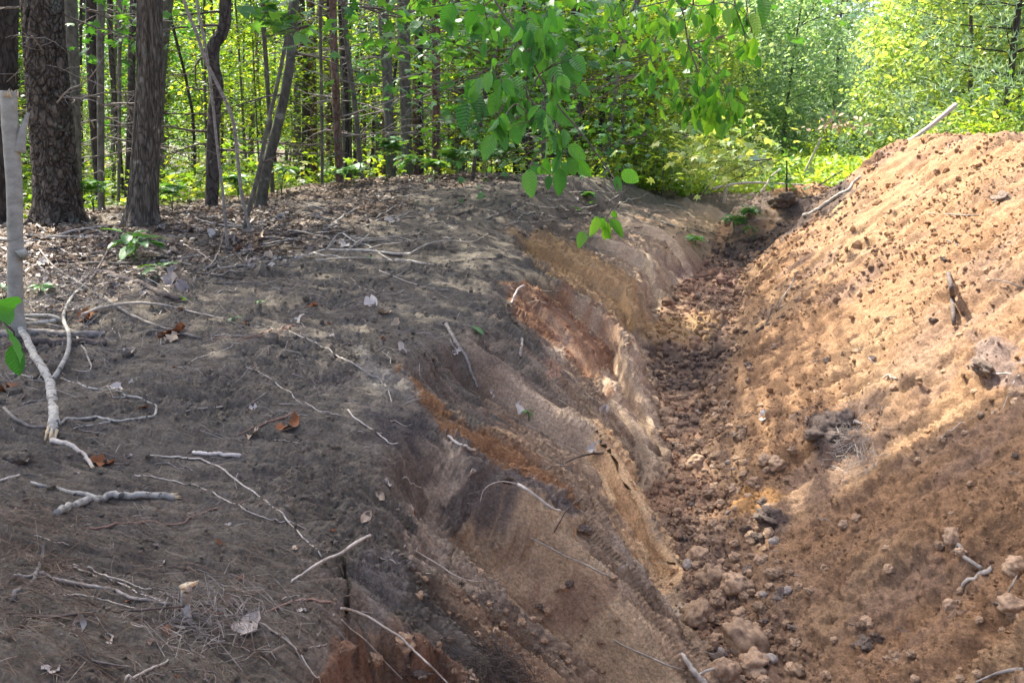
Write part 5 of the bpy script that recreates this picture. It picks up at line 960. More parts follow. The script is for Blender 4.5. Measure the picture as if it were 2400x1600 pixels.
# far maple twigs filling the top centre
def maple_spray(name, label, centre, d, n, rad, seed, mat='maple', size=.11):
    rg = np.random.default_rng(seed); c = at_d(*centre, d); e = empty(name, c, label, 'branch', 'maple boughs above the bank'); m = MB(); P = rg.normal(size=(n, 3)) * np.array(rad); leaf_cards(m, P, size, rg, 1.0, 'maple'); m.obj('leaves', M[mat], e, False)
    m = MB(); 
    for k in range(6): branch_twigs(rg, np.array([-rad[0] * 1.6, 0, rad[2] * .8]) * (1 if k % 2 else -1), (0 if k % 2 else math.pi) + rg.normal() * .3, rad[0] * 2.6, -.2, m, .007, 7, 4)
    m.obj('twig', M['st_dark'], e)
maple_spray('maple_bough', 'maple bough with starry leaves above the dark leaning pole', (1080, 60), 7, 330, (.5, .5, .2), 31)
maple_spray('maple_bough', 'maple bough hanging behind the drooping beech twig', (1270, 110), 8, 420, (.55, .5, .3), 32)
maple_spray('maple_bough', 'maple bough at the top between the beech branches', (1420, 40), 9, 420, (.7, .5, .25), 33)
maple_spray('maple_bough', 'dim green maple bough over the bank crest left of the beech twig', (1150, 260), 10, 330, (.5, .4, .35), 34)
maple_spray('maple_bough', 'maple bough low behind the drooping twig', (1330, 250), 11, 360, (.6, .4, .4), 35)
maple_spray('maple_bough', 'bright maple twig between the curved saplings at top left', (665, 40), 7.5, 45, (.14, .12, .09), 36, 'seedling', .14)
maple_spray('maple_bough', 'maple leaves peeping between thick conifer and maple trunk', (300, 60), 10.5, 90, (.3, .3, .2), 37)
maple_spray('maple_bough', 'yellow-green maple leaves over the clearing left of the pale bough', (1690, 340), 12.5, 300, (.42, .4, .22), 38, 'far2', .13)
maple_spray('maple_bough', 'yellow sunlit leaves in front of the grey box', (1720, 385), 14, 150, (.3, .3, .12), 39, 'far2', .13)
# ------------------------------------------------------------------ seedlings
def seedling(label, pxy, h, nl, L, kind='oval', group='seedlings on the bank', spread=.6, seed=0, name='seedling'):
    rg = np.random.default_rng(seed); c, n = hit(*pxy); e = empty(name, c, label, 'seedling', group)
    for s_ in range(max(1, nl // 6)):
        a = rg.uniform(0, 6.28); top = np.array([math.cos(a) * h * .25, math.sin(a) * h * .25, h * rg.uniform(.8, 1.1)]); m = MB(); P = catmull([[0, 0, -.02], top * [.2, .2, .5], top], 8); m.add(*tube(P, np.linspace(.0035, .0015, 8) * max(1, h / .2), 5)); m.obj('stem', M['seedling'], e)
        for k in range(min(6, nl)):
            b = a + k * 6.28 / min(6, nl) + rg.normal() * .2; u = np.array([math.cos(b), math.sin(b), rg.uniform(-.25, .35)]); u /= np.linalg.norm(u); B = top + u * L * .25 + [0, 0, -.15 * h * (k % 2)]
            Y = u; Zv = np.array([rg.normal() * .25, rg.normal() * .25, 1.]); Zv -= Y * (Zv @ Y); Zv /= np.linalg.norm(Zv); X = np.cross(Y, Zv); l = L * rg.uniform(.8, 1.15)
            o = bpy.data.objects.new('leaf', LM if kind == 'maple' else LS[rg.integers(2)]); link(o, e)
            o.matrix_local = Matrix(((X[0] * l, Y[0] * l, Zv[0] * l, B[0]), (X[1] * l, Y[1] * l, Zv[1] * l, B[1]), (X[2] * l, Y[2] * l, Zv[2] * l, B[2]), (0, 0, 0, 1)))
seedling('bright green seedling with oval leaves in front of the maple foot', (318, 612), .2, 18, .17, seed=1)
seedling('small seedling whose leaves droop just below the bright one', (370, 650), .09, 6, .12, seed=2)
seedling('low dark green seedling at the foot of the snapped sapling', (95, 690), .06, 12, .07, seed=3)
seedling('seedling cut by the left edge beside the snapped sapling', (8, 700), .1, 6, .1, seed=31)
seedling('maple seedling with pale star leaves left of the grey conifers', (905, 425), .5, 30, .15, 'maple', seed=4)
seedling('low leafy seedling at the feet of the first grey conifer', (830, 440), .25, 18, .15, 'maple', seed=5)
seedling('fresh green seedling between the last grey conifer and the leaning pole', (1072, 415), .35, 24, .17, 'maple', seed=6)
seedling('maple seedling right beside the dark leaning pole', (1140, 415), .35, 12, .15, 'maple', seed=7)
seedling('blue-green seedling left of the lowest hanging leaves, on the crest', (1215, 425), .3, 18, .14, seed=8)
seedling('small blue-green plant below the drooping twig on the dark crest', (1380, 470), .1, 12, .1, 'maple', seed=9)
seedling('seedling behind the bark foot of the curved tree', (720, 430), .3, 18, .15, 'maple', seed=10)
seedling('seedling in the litter right of the curved tree', (775, 445), .25, 12, .13, 'maple', seed=11)
seedling('pale seedling in the shade right of the big maple', (405, 500), .3, 18, .14, 'maple', seed=12)
seedling('leafy seedling at the base of the crooked tree', (485, 440), .5, 24, .16, 'maple', seed=13)
seedling('dim seedling between thick conifer and maple trunk', (255, 440), .45, 18, .14, 'maple', seed=14)
seedling('bright leafy sprig at the far edge of the trench wall', (1630, 575), .12, 12, .12, seed=15)
seedling('blue-green sprigs crowding the far end of the trench', (1720, 545), .22, 36, .13, seed=16)
seedling('second tuft of blue-green sprigs nearer the black root clump', (1755, 520), .2, 30, .13, seed=17)
seedling('small green shoot on the dark bank beyond the trench', (1765, 560), .16, 10, .1, seed=18)
seedling('green sprig caught in the loose soil of the lower slope', (1240, 985), .05, 6, .035, seed=19)
seedling('tiny pair of green leaves on the dark slope left of the russet leaf', (608, 715), .03, 4, .035, seed=20)
seedling('tiny lone green leaf left of the white bleached leaf', (548, 755), .03, 3, .04, seed=21)
seedling('leafy maple shoot on the crest by the trunks pair', (1420, 405), .5, 24, .15, 'maple', seed=22)
for k, (x, y, h, kd, lb) in enumerate([(560, 470, .3, 'maple', 'low seedling just right of the forked saplings'), (660, 455, .35, 'oval', 'leafy shoot left of the pole-like trunk'), (700, 400, .5, 'maple', 'taller seedling behind the smooth leaning trunk'), (840, 400, .5, 'maple', 'starry seedling behind the pale maple seedling'), (960, 420, .3, 'oval', 'shoot at the foot of the second grey conifer'), (1020, 425, .25, 'maple', 'low plant at the foot of the brownish conifer'), (1180, 415, .4, 'maple', 'green plant right of the leaning pole'), (1260, 410, .45, 'oval', 'leafy plant behind the lowest hanging leaves'), (1330, 405, .45, 'maple', 'starry plant beyond the crest behind the drooping twig'), (1480, 410, .5, 'oval', 'leafy plant right of the trunks pair'), (1540, 425, .5, 'maple', 'bright plant at the far right end of the crest'), (440, 470, .4, 'maple', 'dim plant left of the crooked tree foot'), (220, 500, .35, 'maple', 'plant in shade left of the maple foot'), (380, 470, .5, 'oval', 'plant just behind the maple foot'), (1600, 440, .4, 'oval', 'low bright plant where the bank meets the clearing')]):
    seedling(lb, (x, y), h, 24, .15, kd, seed=50 + k)
# ------------------------------------------------------------------ dead leaves, bark chips
def dl_mesh(mat, seed, shape='oval'):
    rg = np.random.default_rng(seed); n = 7; t = np.linspace(0, 1, n); w = .32 * np.sin(math.pi * np.clip(t, .04, .97)) ** .7
    if shape == 'lobed': w = w * (1 + .45 * np.array([0, 1, -1, 1, -1, 1, 0]))
    V = [(x * w[i], t[i] - .5, .16 * abs(x) * rg.uniform(.2, 1.6) + .12 * math.sin(t[i] * 5 + seed) + .03 * rg.normal()) for i in range(n) for x in (-1, -.45, .1, .5, 1)]
    m = MB(); m.add(np.array(V), [(i * 5 + j, i * 5 + j + 1, i * 5 + j + 6, i * 5 + j + 5) for i in range(n - 1) for j in range(4)]); return m.mesh('dead_leaf', M[mat])
DL = {k: [dl_mesh(k, s, sh) for s, sh in ((1, 'oval'), (2, 'lobed'), (3, 'oval'), (4, 'lobed'))] for k in ('dl_tan', 'dl_red', 'dl_white', 'dl_grey')}
DL['green'] = [leaf_mesh('dead_leaf', 'seedling', .1, .3, .02, .2, 9)]
def dead_leaf(label, pxy, size_px, mat, group=None, rz=None, name='dead_leaf', tilt=.35):
    c, n = hit(*pxy); d = np.linalg.norm(c - CAM); s = size_px / F * d; rg = np.random.default_rng(int(pxy[0] * 3 + pxy[1]))
    o = bpy.data.objects.new(name, DL[mat][rg.integers(len(DL[mat]))]); nn = n + rg.normal(size=3) * tilt; nn /= np.linalg.norm(nn); a = rz if rz is not None else rg.uniform(0, 6.28)
    x = np.array([math.cos(a), math.sin(a), 0]); x -= nn * (x @ nn); x /= np.linalg.norm(x); y = np.cross(nn, x); c = c + n * s * .06
    link(o); o.matrix_world = Matrix(((x[0] * s, y[0] * s, nn[0] * s, c[0]), (x[1] * s, y[1] * s, nn[1] * s, c[1]), (x[2] * s, y[2] * s, nn[2] * s, c[2]), (0, 0, 0, 1)))
    return tag(o, label, 'leaf', group)
for lb, p, s, mt in [
    ('russet curled leaf beside the white one on the dark slope', (738, 722), 46, 'dl_red'), ('white bleached leaf at the tip of the forked twig', (700, 752), 36, 'dl_white'), ('small pale cone-shaped leaf right of the white one', (780, 790), 26, 'dl_white'),
    ('large crumpled grey-pink leaf below the seedlings', (405, 660), 62, 'dl_grey'), ('second crumpled leaf touching the grey-pink one', (428, 678), 44, 'dl_grey'), ('brown folded leaf at the cut end of the pale straight branch', (408, 785), 60, 'dl_red'),
    ('tan flat leaf just below the brown folded one', (402, 797), 40, 'dl_tan'), ('cream strip of bark lying alone left of centre', (305, 832), 48, 'dl_white'), ('pale oval leaf alone on the dark soil above the hooked branch', (290, 910), 46, 'dl_white'),
    ('amber curled leaf at the end of the long bare stem', (205, 745), 56, 'dl_red'), ('tan leaf near the brown spray on the slope', (592, 1018), 44, 'dl_tan'), ('crinkled brown leaf spray at mid slope', (680, 1000), 62, 'dl_red'), ('whitish dry leaf below the small split twig', (600, 957), 30, 'dl_white'),
    ('orange leaf at the left edge under the litter', (12, 918), 60, 'dl_red'), ('rumpled brown leaf at the left edge above the knobbly branch', (50, 1090), 52, 'dl_grey'), ('dark russet leaf at the tip of the short pale stick', (240, 1088), 50, 'dl_red'),
    ('orange dry leaf standing among the needles', (540, 1415), 44, 'dl_tan'), ('blue-white flake of lichen near the bottom left', (188, 1463), 42, 'dl_white'), ('smaller blue-white flake right of the lichen flake', (258, 1497), 28, 'dl_white'), ('cream crumpled shelf of rotten wood by the needles', (580, 1470), 78, 'dl_white'),
    ('cream leaf at the bottom edge left of the needles', (118, 1572), 34, 'dl_white'), ('brown leaf under the broken stub', (390, 1485), 34, 'dl_red'), ('large pale leaf tangle on the slope shoulder', (868, 715), 50, 'dl_white'), ('pale leaf just below the leaf tangle', (900, 735), 44, 'dl_tan'), ('long tan leaf pointing down from the tangle', (926, 765), 40, 'dl_tan'),
    ('white scrap left of the long grey stick', (940, 820), 34, 'dl_white'), ('white round scrap beside the long grey stick', (1071, 825), 22, 'dl_white'), ('white scrap under the tip of the grey stick', (1157, 922), 34, 'dl_white'), ('pink-white pointed leaf above the green sprig', (1223, 955), 46, 'dl_white'), ('white flake by the orange edge of the wall', (1395, 1048), 40, 'dl_white'),
    ('pale sliver on the wall left of the green leaf', (1412, 962), 34, 'dl_white'), ('tan leaf in the shade left of the grey slab', (858, 1212), 36, 'dl_tan'), ('brown pointed leaf left of the tan one', (893, 1160), 30, 'dl_tan'), ('small white star-shaped leaf above the brown pointed one', (905, 1133), 30, 'dl_white'),
    ('white scrap on the top of the tan wall', (1105, 1108), 32, 'dl_white'), ('bright white leaf on the shaded heap above the trench', (1790, 975), 30, 'dl_white'), ('bleached leaf high on the sunlit heap', (2050, 847), 28, 'dl_white'), ('orange scrap on the sunlit heap', (1987, 1134), 20, 'dl_tan'), ('pale scrap on the heap next to the dark clump', (2020, 995), 34, 'dl_white'),
    ('pale leaf lying at the foot of the curved pale root, bottom centre', (1105, 1590), 40, 'dl_tan'), ('orange-brown leaf clinging high on the bank crest', (1085, 438), 24, 'dl_red'), ('tan dead leaf on the crest near the thin seedlings', (855, 468), 30, 'dl_tan'), ('white leaf in the litter under the maple', (500, 555), 34, 'dl_white'), ('large tan leaf lying at the fork of the saplings', (610, 560), 40, 'dl_tan'),
    ('pale leaf at right foot of the trench wall', (1505, 1150), 24, 'dl_white'), ('small white scrap on the far heap edge', (2052, 392), 22, 'dl_white'), ('russet leaf on the crest of the heap beside the grey pole', (2162, 330), 18, 'dl_red'), ('brown leaf under the frontmost sapling', (560, 590), 34, 'dl_red')]:
    dead_leaf(lb, p, s, mt)
dead_leaf('fresh green leaf lying on the dark slope', (1130, 787), 46, 'green', name='green_leaf')
dead_leaf('small green leaf under the many-forked branch', (876, 605), 26, 'green', name='green_leaf')
dead_leaf('yellow-green leaf fallen next to the grey-pink leaf', (412, 700), 36, 'green', name='green_leaf')
rg = np.random.default_rng(60)
def zone_pt(kind):
    while True:
        if kind == 'litter': p = (rg.uniform(0, 1000), rg.uniform(500, 800)); ok = p[1] < 770 - p[0] * .22
        elif kind == 'bank': p = (rg.uniform(0, 1150), rg.uniform(600, 1600)); ok = p[1] > 640 + p[0] * -.1 and p[0] < 1000
        elif kind == 'edge': p = (rg.uniform(380, 1600), rg.uniform(415, 560)); ok = p[1] > 560 - p[0] * .12
        else: p = (rg.uniform(1650, 2400), rg.uniform(350, 1600)); ok = p[1] > 1750 - .68 * p[0]
        if ok: return p
LIT = [(60, 560, 'left of the snapped sapling foot'), (180, 560, 'before the thick conifer'), (330, 560, 'before the maple'), (480, 560, 'right of the maple foot'), (600, 540, 'round the fork of the saplings'), (760, 510, 'before the reddish conifer'), (120, 660, 'behind the snapped sapling'), (250, 650, 'under the bright seedling'), (400, 650, 'round the crumpled grey-pink leaf'), (560, 630, 'below the frontmost sapling'), (150, 740, 'round the rotten logs'), (300, 730, 'under the long bare stem')]
BNK = [(100, 850, 'round the Y-forked branch'), (350, 850, 'above the hooked branch'), (600, 850, 'right of the brown leaf spray'), (800, 850, 'on the slope shoulder'), (150, 1000, 'inside the hooked branch'), (420, 1000, 'below the hooked branch'), (650, 1030, 'below the leaf spray'), (850, 1030, 'near the dark crumbly patch'), (100, 1200, 'by the knobbly branch'), (450, 1180, 'right of the knobbly branch'), (700, 1250, 'along the long white root'), (900, 1200, 'left of the grey slab'), (100, 1450, 'at the lower left corner'), (350, 1400, 'by the standing stub'), (560, 1500, 'by the needle tangle'), (750, 1500, 'above the collapsed corner'), (750, 720, 'by the russet leaf'), (900, 640, 'below the many-forked branch')]
EDG = [(450, 530, 'right of the maple'), (620, 530, 'by the sapling fork'), (760, 500, 'before the reddish conifer'), (880, 470, 'before the first grey conifer'), (1000, 450, 'before the second grey conifer'), (1100, 440, 'at the leaning pole'), (1200, 440, 'left of the lowest hanging leaves'), (1300, 450, 'behind the lowest hanging leaves'), (1400, 460, 'by the blue-green plant'), (1520, 470, 'at the far end of the crest'), (800, 540, 'above the many-forked branch'), (1000, 530, 'right of the many-forked branch')]
HP = [(2100, 400, 'below the crest left of the pole'), (2300, 380, 'below the highest crest'), (1950, 550, 'at the far shoulder'), (2150, 550, 'above the planted stick'), (2340, 560, 'right of the planted stick, upslope'), (1850, 720, 'at the shadow streaks'), (2050, 720, 'left of the planted stick'), (2300, 760, 'right of the planted stick'), (1800, 900, 'above the dark root lump, at left'), (2000, 880, 'just above the dark root lump'), (2200, 930, 'left of the grey topsoil lump'), (2350, 980, 'below the grey topsoil lump'), (1800, 1080, 'left of the dark root lump'), (2050, 1120, 'below the dark root lump'), (2250, 1150, 'above the shade edge'), (1850, 1280, 'near the lower dark lump'), (2050, 1320, 'at the edge of the shade'), (2280, 1330, 'in the shade by the two-toned stick'), (1850, 1500, 'in the shade at the foot'), (2080, 1520, 'by the grey stones in shade'), (2300, 1520, 'in the bottom right corner')]
FL = [(1690, 600, 'at the far end'), (1680, 680, 'before the far end'), (1620, 760, 'on the tan ledge'), (1600, 850, 'in the dark hollow'), (1620, 950, 'just past the three cobbles'), (1640, 1040, 'beside the three cobbles'), (1620, 1120, 'below the three cobbles'), (1700, 1150, 'left of the lower dark lump'), (1640, 1230, 'above the round tan stone'), (1740, 1260, 'right of the round tan stone'), (1660, 1350, 'round the angular brown clod'), (1780, 1380, 'at the foot of the heap'), (1660, 1450, 'left of the big boulder'), (1840, 1480, 'right of the big boulder'), (1740, 1580, 'below the big boulder'), (1850, 1580, 'at the bottom edge')]
def rnd_stick(kind, label, group, n, L, w, mats):
    for k in range(n):
        x, y = zone_pt(kind); a = rg.normal() * .45; l = rg.uniform(*L); c = rg.normal() * .15
        pts = [(x + math.cos(a + c * t) * l * t, y + math.sin(a + c * t) * l * t * .55 + rg.normal() * 2) for t in np.linspace(0, 1, 5)]
        if max(p[0] for p in pts) > 2400 and kind != 'heap': continue
        mt = mats[rg.integers(len(mats))]; stick(('short ' if l < (L[0] + L[1]) / 2 else 'long ') + CN[mt] + ' ' + label + ' ' + where(x, y, {'litter': LIT, 'bank': BNK, 'edge': EDG, 'heap': HP}[kind]), Z0, pts, w * rg.uniform(.6, 1.3), w * .5, mt, group, name='twig', s=1., sides=5, lift=list(rg.uniform(0, .03, 5)) if kind == 'litter' else None)
CN = {'dl_tan': 'tan', 'dl_red': 'russet', 'dl_grey': 'grey-brown', 'dl_white': 'bleached', 'st_grey': 'grey', 'st_pale': 'pale', 'st_dark': 'dark'}
def rnd_leaf(kind, n, sz, mats, marks, group):
    for k in range(n):
        p = zone_pt(kind); s = rg.uniform(*sz); mt = rg.choice(mats); dead_leaf(('small ' if s < (sz[0] + sz[1]) / 2 else 'larger ') + CN[mt] + ' dead leaf ' + where(*p, marks), p, s, mt, group)
rnd_leaf('litter', 150, (14, 34), ['dl_tan', 'dl_tan', 'dl_grey', 'dl_white'], LIT, 'leaves in the forest litter')
rnd_leaf('bank', 50, (10, 24), ['dl_tan', 'dl_red', 'dl_grey', 'dl_white'], BNK, 'dead leaves on the bare bank')
rnd_leaf('edge', 50, (8, 18), ['dl_tan', 'dl_grey', 'dl_white'], EDG, 'dead leaves along the crest')
rnd_stick('litter', 'twig in the litter', 'twigs in the forest litter', 98, (50, 190), 5, ['st_grey', 'st_pale', 'st_dark'])
rnd_stick('bank', 'rootlet', 'rootlets on the bare bank', 68, (30, 110), 2.6, ['st_pale', 'st_grey'])
rnd_stick('edge', 'crest twig', 'twigs along the crest of the bank', 72, (30, 150), 3.4, ['st_grey', 'st_pale', 'st_dark'])
rnd_stick('heap', 'rootlet on the heap', 'rootlets on the spoil heap', 30, (20, 70), 2.4, ['st_grey', 'st_pale', 'st_dark'])
# ------------------------------------------------------------------ stones and clods
def rock_mesh(seed, mat, sub=3, rough=.18, sq=.8):
    import bmesh
    bm = bmesh.new(); bmesh.ops.create_icosphere(bm, subdivisions=sub, radius=.5); v = np.array([x.co[:] for x in bm.verts]); f = np.array([[q.index for q in p.verts] for p in bm.faces]); bm.free()
    r = 1 + rough * .5 * fbm(v[:, 0] * 9 + seed, v[:, 1] * 9 + v[:, 2] * 8, seed + 6, 3) + rough * fbm(v[:, 0] * 3 + seed, v[:, 1] * 3 + v[:, 2] * 2.3, seed, 3) + rough * .8 * fbm(v[:, 2] * 5 + seed, v[:, 0] * 4 - v[:, 1] * 3, seed + 3, 3); v = v * r[:, None] * [1, .92, sq]
    m = MB(); m.add(v, None, f); return m.mesh('stone', M[mat])
RK = {'stone': [rock_mesh(s, 'stone', 3, rough=.3) for s in range(3)], 'clod': [rock_mesh(s + 5, 'clod', 4, rough=.6) for s in range(4)], 'dark': [rock_mesh(s + 9, 'clod_dark', 4, rough=.9, sq=.55) for s in range(3)], 'cob': [rock_mesh(s + 15, 'clod', 4, rough=.34) for s in range(3)]}
def rock(label, pxy, size_px, kind, group=None, name='stone', sink=.36):
    c, n = hit(*pxy); d = np.linalg.norm(c - CAM); s = size_px / F * d; g = np.random.default_rng(int(pxy[0] + 7 * pxy[1]))
    o = bpy.data.objects.new(name, RK[kind][g.integers(len(RK[kind]))]); o.location = Vector(c + n * s * (.5 - sink)); o.rotation_euler = (g.normal() * .4, g.normal() * .4, g.uniform(0, 6.28)); o.scale = (s, s, s); link(o)
    return tag(o, label, 'stone' if name == 'stone' else 'clod of earth', group)
for lb, p, s, k, nm in [
    ('big rounded brown boulder of earth at the bottom of the trench', (1757, 1510), 100, 'cob', 'stone'), ('round tan stone at the foot of the wall beside a smaller grey one', (1642, 1308), 52, 'cob', 'stone'), ('smaller grey speckled stone under the round tan one', (1612, 1330), 32, 'stone', 'stone'),
    ('topmost of three round cobbles against the wall foot', (1560, 975), 38, 'cob', 'stone'), ('middle one of three round cobbles against the wall foot', (1566, 995), 44, 'cob', 'stone'), ('lowest and palest of three cobbles against the wall foot', (1578, 1018), 36, 'cob', 'stone'),
    ('dark red clod in the trench left of the big boulder', (1625, 1450), 62, 'clod', 'earth_clod'), ('angular brown clod in the middle of the trench floor', (1672, 1358), 58, 'clod', 'earth_clod'), ('yellowish stone below the angular brown clod', (1683, 1400), 38, 'cob', 'stone'), ('flat dark clod right of the yellowish stone', (1725, 1378), 56, 'clod', 'earth_clod'),
    ('tan lump at the bottom edge of the trench', (1690, 1580), 70, 'cob', 'stone'), ('orange-brown lump in the shade at the bottom', (1775, 1565), 60, 'clod', 'earth_clod'), ('grey angular stone in the shade low on the heap', (2027, 1510), 36, 'dark', 'stone'), ('second grey stone touching the angular one', (2062, 1495), 26, 'dark', 'stone'),
    ('round brown stone at the right edge, above the thin twig', (2378, 1335), 46, 'cob', 'stone'), ('big grey-brown stone at the right edge low down', (2385, 1425), 62, 'cob', 'stone'), ('half-round dark stone in the shade', (2240, 1262), 44, 'cob', 'stone'), ('oval stone near the half-buried pale stick', (2235, 1425), 34, 'cob', 'stone'),
    ('pair of pale round stones where the heap meets the trench, left one', (1795, 1080), 34, 'cob', 'stone'), ('pair of pale round stones where the heap meets the trench, right one', (1822, 1090), 40, 'cob', 'stone'), ('grey clod on top of the tan wall', (1363, 1245), 34, 'dark', 'earth_clod'), ('rounded clod at left on the trench floor, near the orange ridge', (1625, 1090), 44, 'cob', 'stone'),
    ('dark root-matted lump of topsoil in the middle of the heap', (1935, 1020), 70, 'dark', 'earth_clod'), ('upper end of the root-matted lump', (1965, 990), 50, 'dark', 'earth_clod'), ('dark lump of topsoil lower left on the heap', (1800, 1215), 46, 'dark', 'earth_clod'), ('grey topsoil lump at the right edge of the heap', (2310, 865), 44, 'dark', 'earth_clod'),
    ('black root clump on the ridge at the trench end', (1835, 478), 44, 'dark', 'earth_clod'), ('small dark clod on the crumbly ledge over the tan wall', (1190, 1125), 26, 'dark', 'earth_clod'),
    ('brown clod in the collapsed corner at the bottom', (880, 1545), 34, 'clod', 'earth_clod'), ('rusty slab of earth leaning in the collapsed corner', (950, 1500), 40, 'clod', 'earth_clod'), ('dark ball of soil at the bottom of the collapsed corner', (990, 1580), 34, 'dark', 'earth_clod'), ('dark crest clod at upper right of the heap', (2350, 470), 30, 'dark', 'earth_clod')]:
    rock(lb, p, s, k, None, nm)
for k in range(300):
    t = rg.uniform(0, 1) ** .8; y = 1600 - 1000 * t; xl = np.interp(y, [600, 800, 1000, 1100, 1330, 1600], [1640, 1530, 1570, 1560, 1610, 1690]); xr = np.interp(y, [600, 800, 1000, 1600], [1760, 1760, 1760, 1900]); x = rg.uniform(xl, xr); sc = np.interp(y, [600, 1600], [7, 22])
    kind = rg.choice(['cob', 'clod', 'clod', 'dark', 'stone'], p=[.4, .25, .15, .12, .08]); u_ = rg.uniform(.6, 1.7); rock(('small ' if u_ < .95 else 'middling ' if u_ < 1.35 else 'large ') + {'cob': 'round brown cobble', 'clod': 'crumbly brown clod', 'dark': 'dark topsoil clod', 'stone': 'grey stone'}[kind] + ' on the trench floor ' + where(x, y, FL), (x, y), sc * u_, kind, 'lumps on the trench floor', 'stone' if kind in ('cob', 'stone') else 'earth_clod')
for k in range(120):
    x, y = zone_pt('heap'); u_ = rg.uniform(7, 19); kk = rg.choice(['clod', 'cob', 'dark'], p=[.6, .35, .05]); rock(('small ' if u_ < 15 else 'larger ') + {'cob': 'rounded', 'clod': 'crumbly', 'dark': 'dark'}[kk] + ' clod on the heap ' + where(x, y, HP), (x, y), u_ * np.interp(y, [350, 1600], [.7, 1.3]), kk, 'small clods on the spoil heap', 'earth_clod', .35)
for k in range(60):
    x, y = rg.uniform(960, 1450), rg.uniform(1330, 1600); u_ = rg.uniform(6, 19); kk = rg.choice(['clod', 'dark'], p=[.75, .25]); rock(('small' if u_ < 16 else 'larger') + {'clod': ' brown', 'dark': ' dark'}[kk] + ' crumb of soil ' + where(x, y, [(1000, 1380, 'beside the grey slab foot'), (1200, 1380, 'under the tan wall'), (1400, 1400, 'under the right end of the tan wall'), (1020, 1480, 'right of the collapsed corner'), (1200, 1480, 'mid loose slope'), (1400, 1500, 'low on the loose slope'), (1050, 1580, 'left of the rootlet mat'), (1250, 1580, 'right of the rootlet mat'), (1430, 1580, 'by the thin root at the bottom')]), (x, y), u_, kk, 'crumbs below the tan wall', 'earth_clod', .3)
# ------------------------------------------------------------------ uncountable crumbs, needles, rootlets
def vis_idx(w, n, rg):
    w = w * (RR > 1.3) * (np.abs(TH) < .62) * (RR < 14); p = (w / w.sum()).ravel(); return rg.choice(p.size, n, p=p)
rg = np.random.default_rng(80)
import bmesh as _bm
b_ = _bm.new(); _bm.ops.create_icosphere(b_, subdivisions=1, radius=1); IV = np.array([x.co[:] for x in b_.verts]); IF = np.array([[q.index for q in p.verts] for p in b_.faces]); b_.free()
def crumbs(name, label, w, n, r, mat, zs=.8):
    i = vis_idx(w, n, rg); P = PT.reshape(-1, 3)[i]; Nn = NT.reshape(-1, 3)[i]; d = RR.ravel()[i]; s = r * rg.lognormal(0, .45, n) * np.clip(d / 5, .6, 2.2)
    P = P + rg.normal(size=(n, 3)) * .004; V = P[:, None] + Nn[:, None] * (s * .25)[:, None, None] + IV[None] * s[:, None, None] * rg.uniform(.75, 1.2, (n, 12, 1)) * rg.uniform(.7, 1.2, (n, 1, 3))
    F_ = IF[None] + (np.arange(n) * 12)[:, None, None]; m = MB(); m.add(V.reshape(-1, 3), None, F_.reshape(-1, 3)); o = m.obj(name, SOILM, smooth=False); tag(o, label, 'loose soil', kind='stuff'); cc = C.reshape(-1, 3)[i] * rg.uniform(.75, 1.25, (n, 1)); at2 = o.data.attributes.new('soil', 'FLOAT_COLOR', 'POINT'); at2.data.foreach_set('color', np.concatenate([np.repeat(cc, 12, 0), np.zeros((n * 12, 1))], 1).astype(np.float32).ravel())
crumbs('sand_crumbs', 'loose crumbs of sand rolling down the heap', mound * (.15 + patch), 15000, .0052, 'crumb')
crumbs('floor_rubble', 'loose rubble of the trench floor', floor_ + .02, 7000, .011, 'clod')
crumbs('topsoil_crumbs', 'loose dark crumbs on the bank', (bank * (.3 + rough_zone) + wall * rough_zone + 2 * loose), 9000, .006, 'clod_dark')
def fibres(name, label, w, n, L, r, mat, dirx=1., lift=.01, segs=3, ok=None, curl=.25):
    i = ok if ok is not None else vis_idx(w, n, rg); P = PT.reshape(-1, 3)[i]; Nn = NT.reshape(-1, 3)[i]; n = len(i); d = RR.ravel()[i][:, None]
    a = rg.normal(size=n) * .9 + (0 if dirx else 0); T = np.stack([np.cos(a), np.sin(a), np.zeros(n)], 1); T -= Nn * (T * Nn).sum(1)[:, None]; T /= np.linalg.norm(T, axis=1)[:, None]
    B = np.cross(Nn, T); l = L * rg.uniform(.5, 1.4, (n, 1)); rad = r * np.clip(d / 3, 1, 3); c = rg.normal(size=(n, 1)) * curl
    pts = [P - T * l * .5 + Nn * rg.uniform(.001, lift, (n, 1)), P + B * c * l * .3 + Nn * rg.uniform(.002, lift * 1.5, (n, 1)), P + T * l * .5 + B * c * l * -.1 + Nn * rg.uniform(.001, lift, (n, 1))]
    V = []
    for p in pts:
        for k in range(3):
            an = k * 2.094; V.append(p + (B * math.cos(an) + Nn * math.sin(an)) * rad)
    V = np.stack(V, 1); q = [(s * 3 + k, s * 3 + (k + 1) % 3, s * 3 + 3 + (k + 1) % 3, s * 3 + 3 + k) for s in range(2) for k in range(3)]
    m = MB(); m.add(V.reshape(-1, 3), (np.array(q)[None] + (np.arange(n) * 9)[:, None, None]).reshape(-1, 4)); o = m.obj(name, M[mat], smooth=False); tag(o, label, 'litter', kind='stuff')
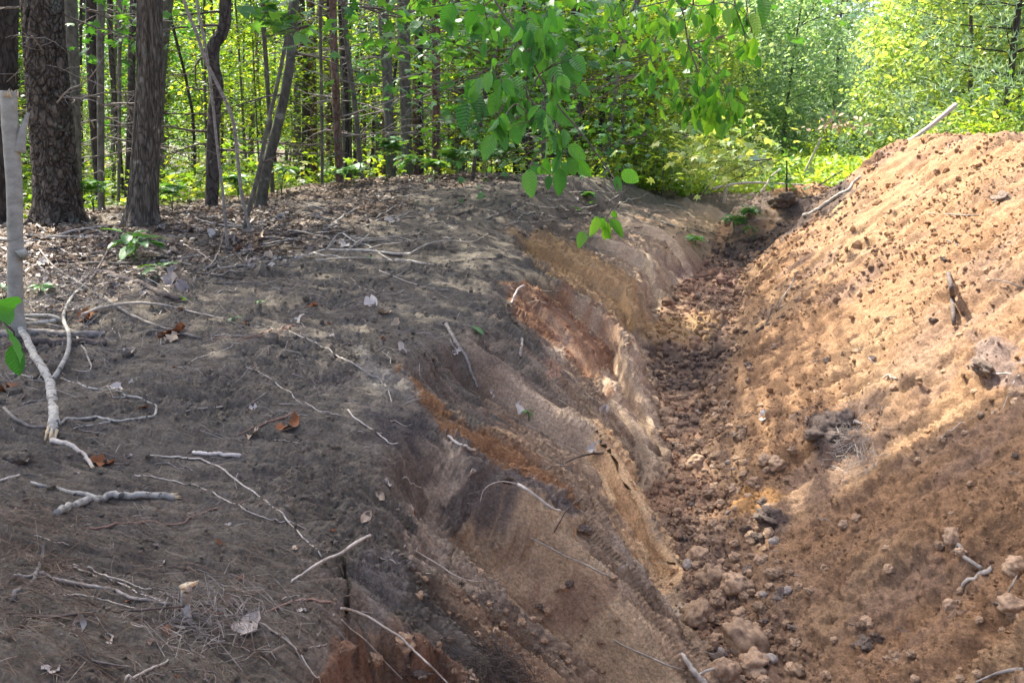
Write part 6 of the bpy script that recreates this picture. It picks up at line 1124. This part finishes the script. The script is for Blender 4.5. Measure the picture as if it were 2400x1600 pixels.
fibres('pine_needles', 'brown pine needles strewn over the bank', bank * (RR < 9) * (.12 + sst(0, .5, fbm(U * 1.7, V * 1.7, 87, 3))), 3400, .065, .0006, 'needle_dead')
fibres('pale_needles', 'bleached needles strewn over the bank', bank * (RR < 7) * .6 + wall * .2, 900, .05, .0005, 'st_pale')
fibres('rootlets', 'fine dark rootlets in the cut soil', wall + .3 * bank, 2600, .05, .0006, 'st_dark')
fibres('fine_roots', 'fine pale roots torn out over the bank and wall', (bank + .6 * wall) * (RR < 9) * sst(2.4, 5, RR), 260, .13, .0008, 'st_pale', lift=.02, curl=.5)
fibres('fine_twigs', 'fine brown twigs strewn over the bank', (bank + .2 * wall) * (RR < 12) * (.1 + litter) * sst(2.6, 5, RR), 800, .15, .001, 'st_grey', lift=.025, curl=.4)
def cluster(px, py, rx, ry, n, name, label, L=.09, mat='st_grey', lift=.03):
    dist = ((PXX * K - px) / rx) ** 2 + ((PYY * K - py) / ry) ** 2; fibres(name, label, np.exp(-dist) * (RR < 8), n, L, .0008, mat, lift=lift)
cluster(490, 1470, 120, 60, 230, 'needle_tuft', 'tangled dry needles round the standing stub', .085, 'st_grey', .03)
cluster(1150, 1560, 60, 45, 260, 'rootlet_tuft', 'grey mat of rootlets at the bottom centre', .12, 'st_dark', .04)
cluster(60, 1330, 90, 130, 240, 'needle_tuft', 'tangled needles along the lower left edge', .1, 'needle_dead', .03)
cluster(2000, 1040, 50, 50, 160, 'rootlet_tuft', 'dry grass roots beside the dark lump on the heap', .1, 'st_pale', .04)
cluster(150, 700, 160, 90, 900, 'needle_tuft', 'dense litter of twigs and needles round the snapped sapling', .12, 'st_grey', .03)
litw = litter * (RR < 22)
n = 15000; i = rg.choice(RR.size, n, p=((litw * (np.abs(TH) < .62) * (RR > 4)) / (litw * (np.abs(TH) < .62) * (RR > 4)).sum()).ravel())
m = MB(); leaf_cards(m, PT.reshape(-1, 3)[i] + [0, 0, .012], .055, rg, 2.5); o = m.obj('leaf_litter', M['litter'], smooth=False); tag(o, 'brown leaf litter covering the forest floor', 'litter', kind='stuff')
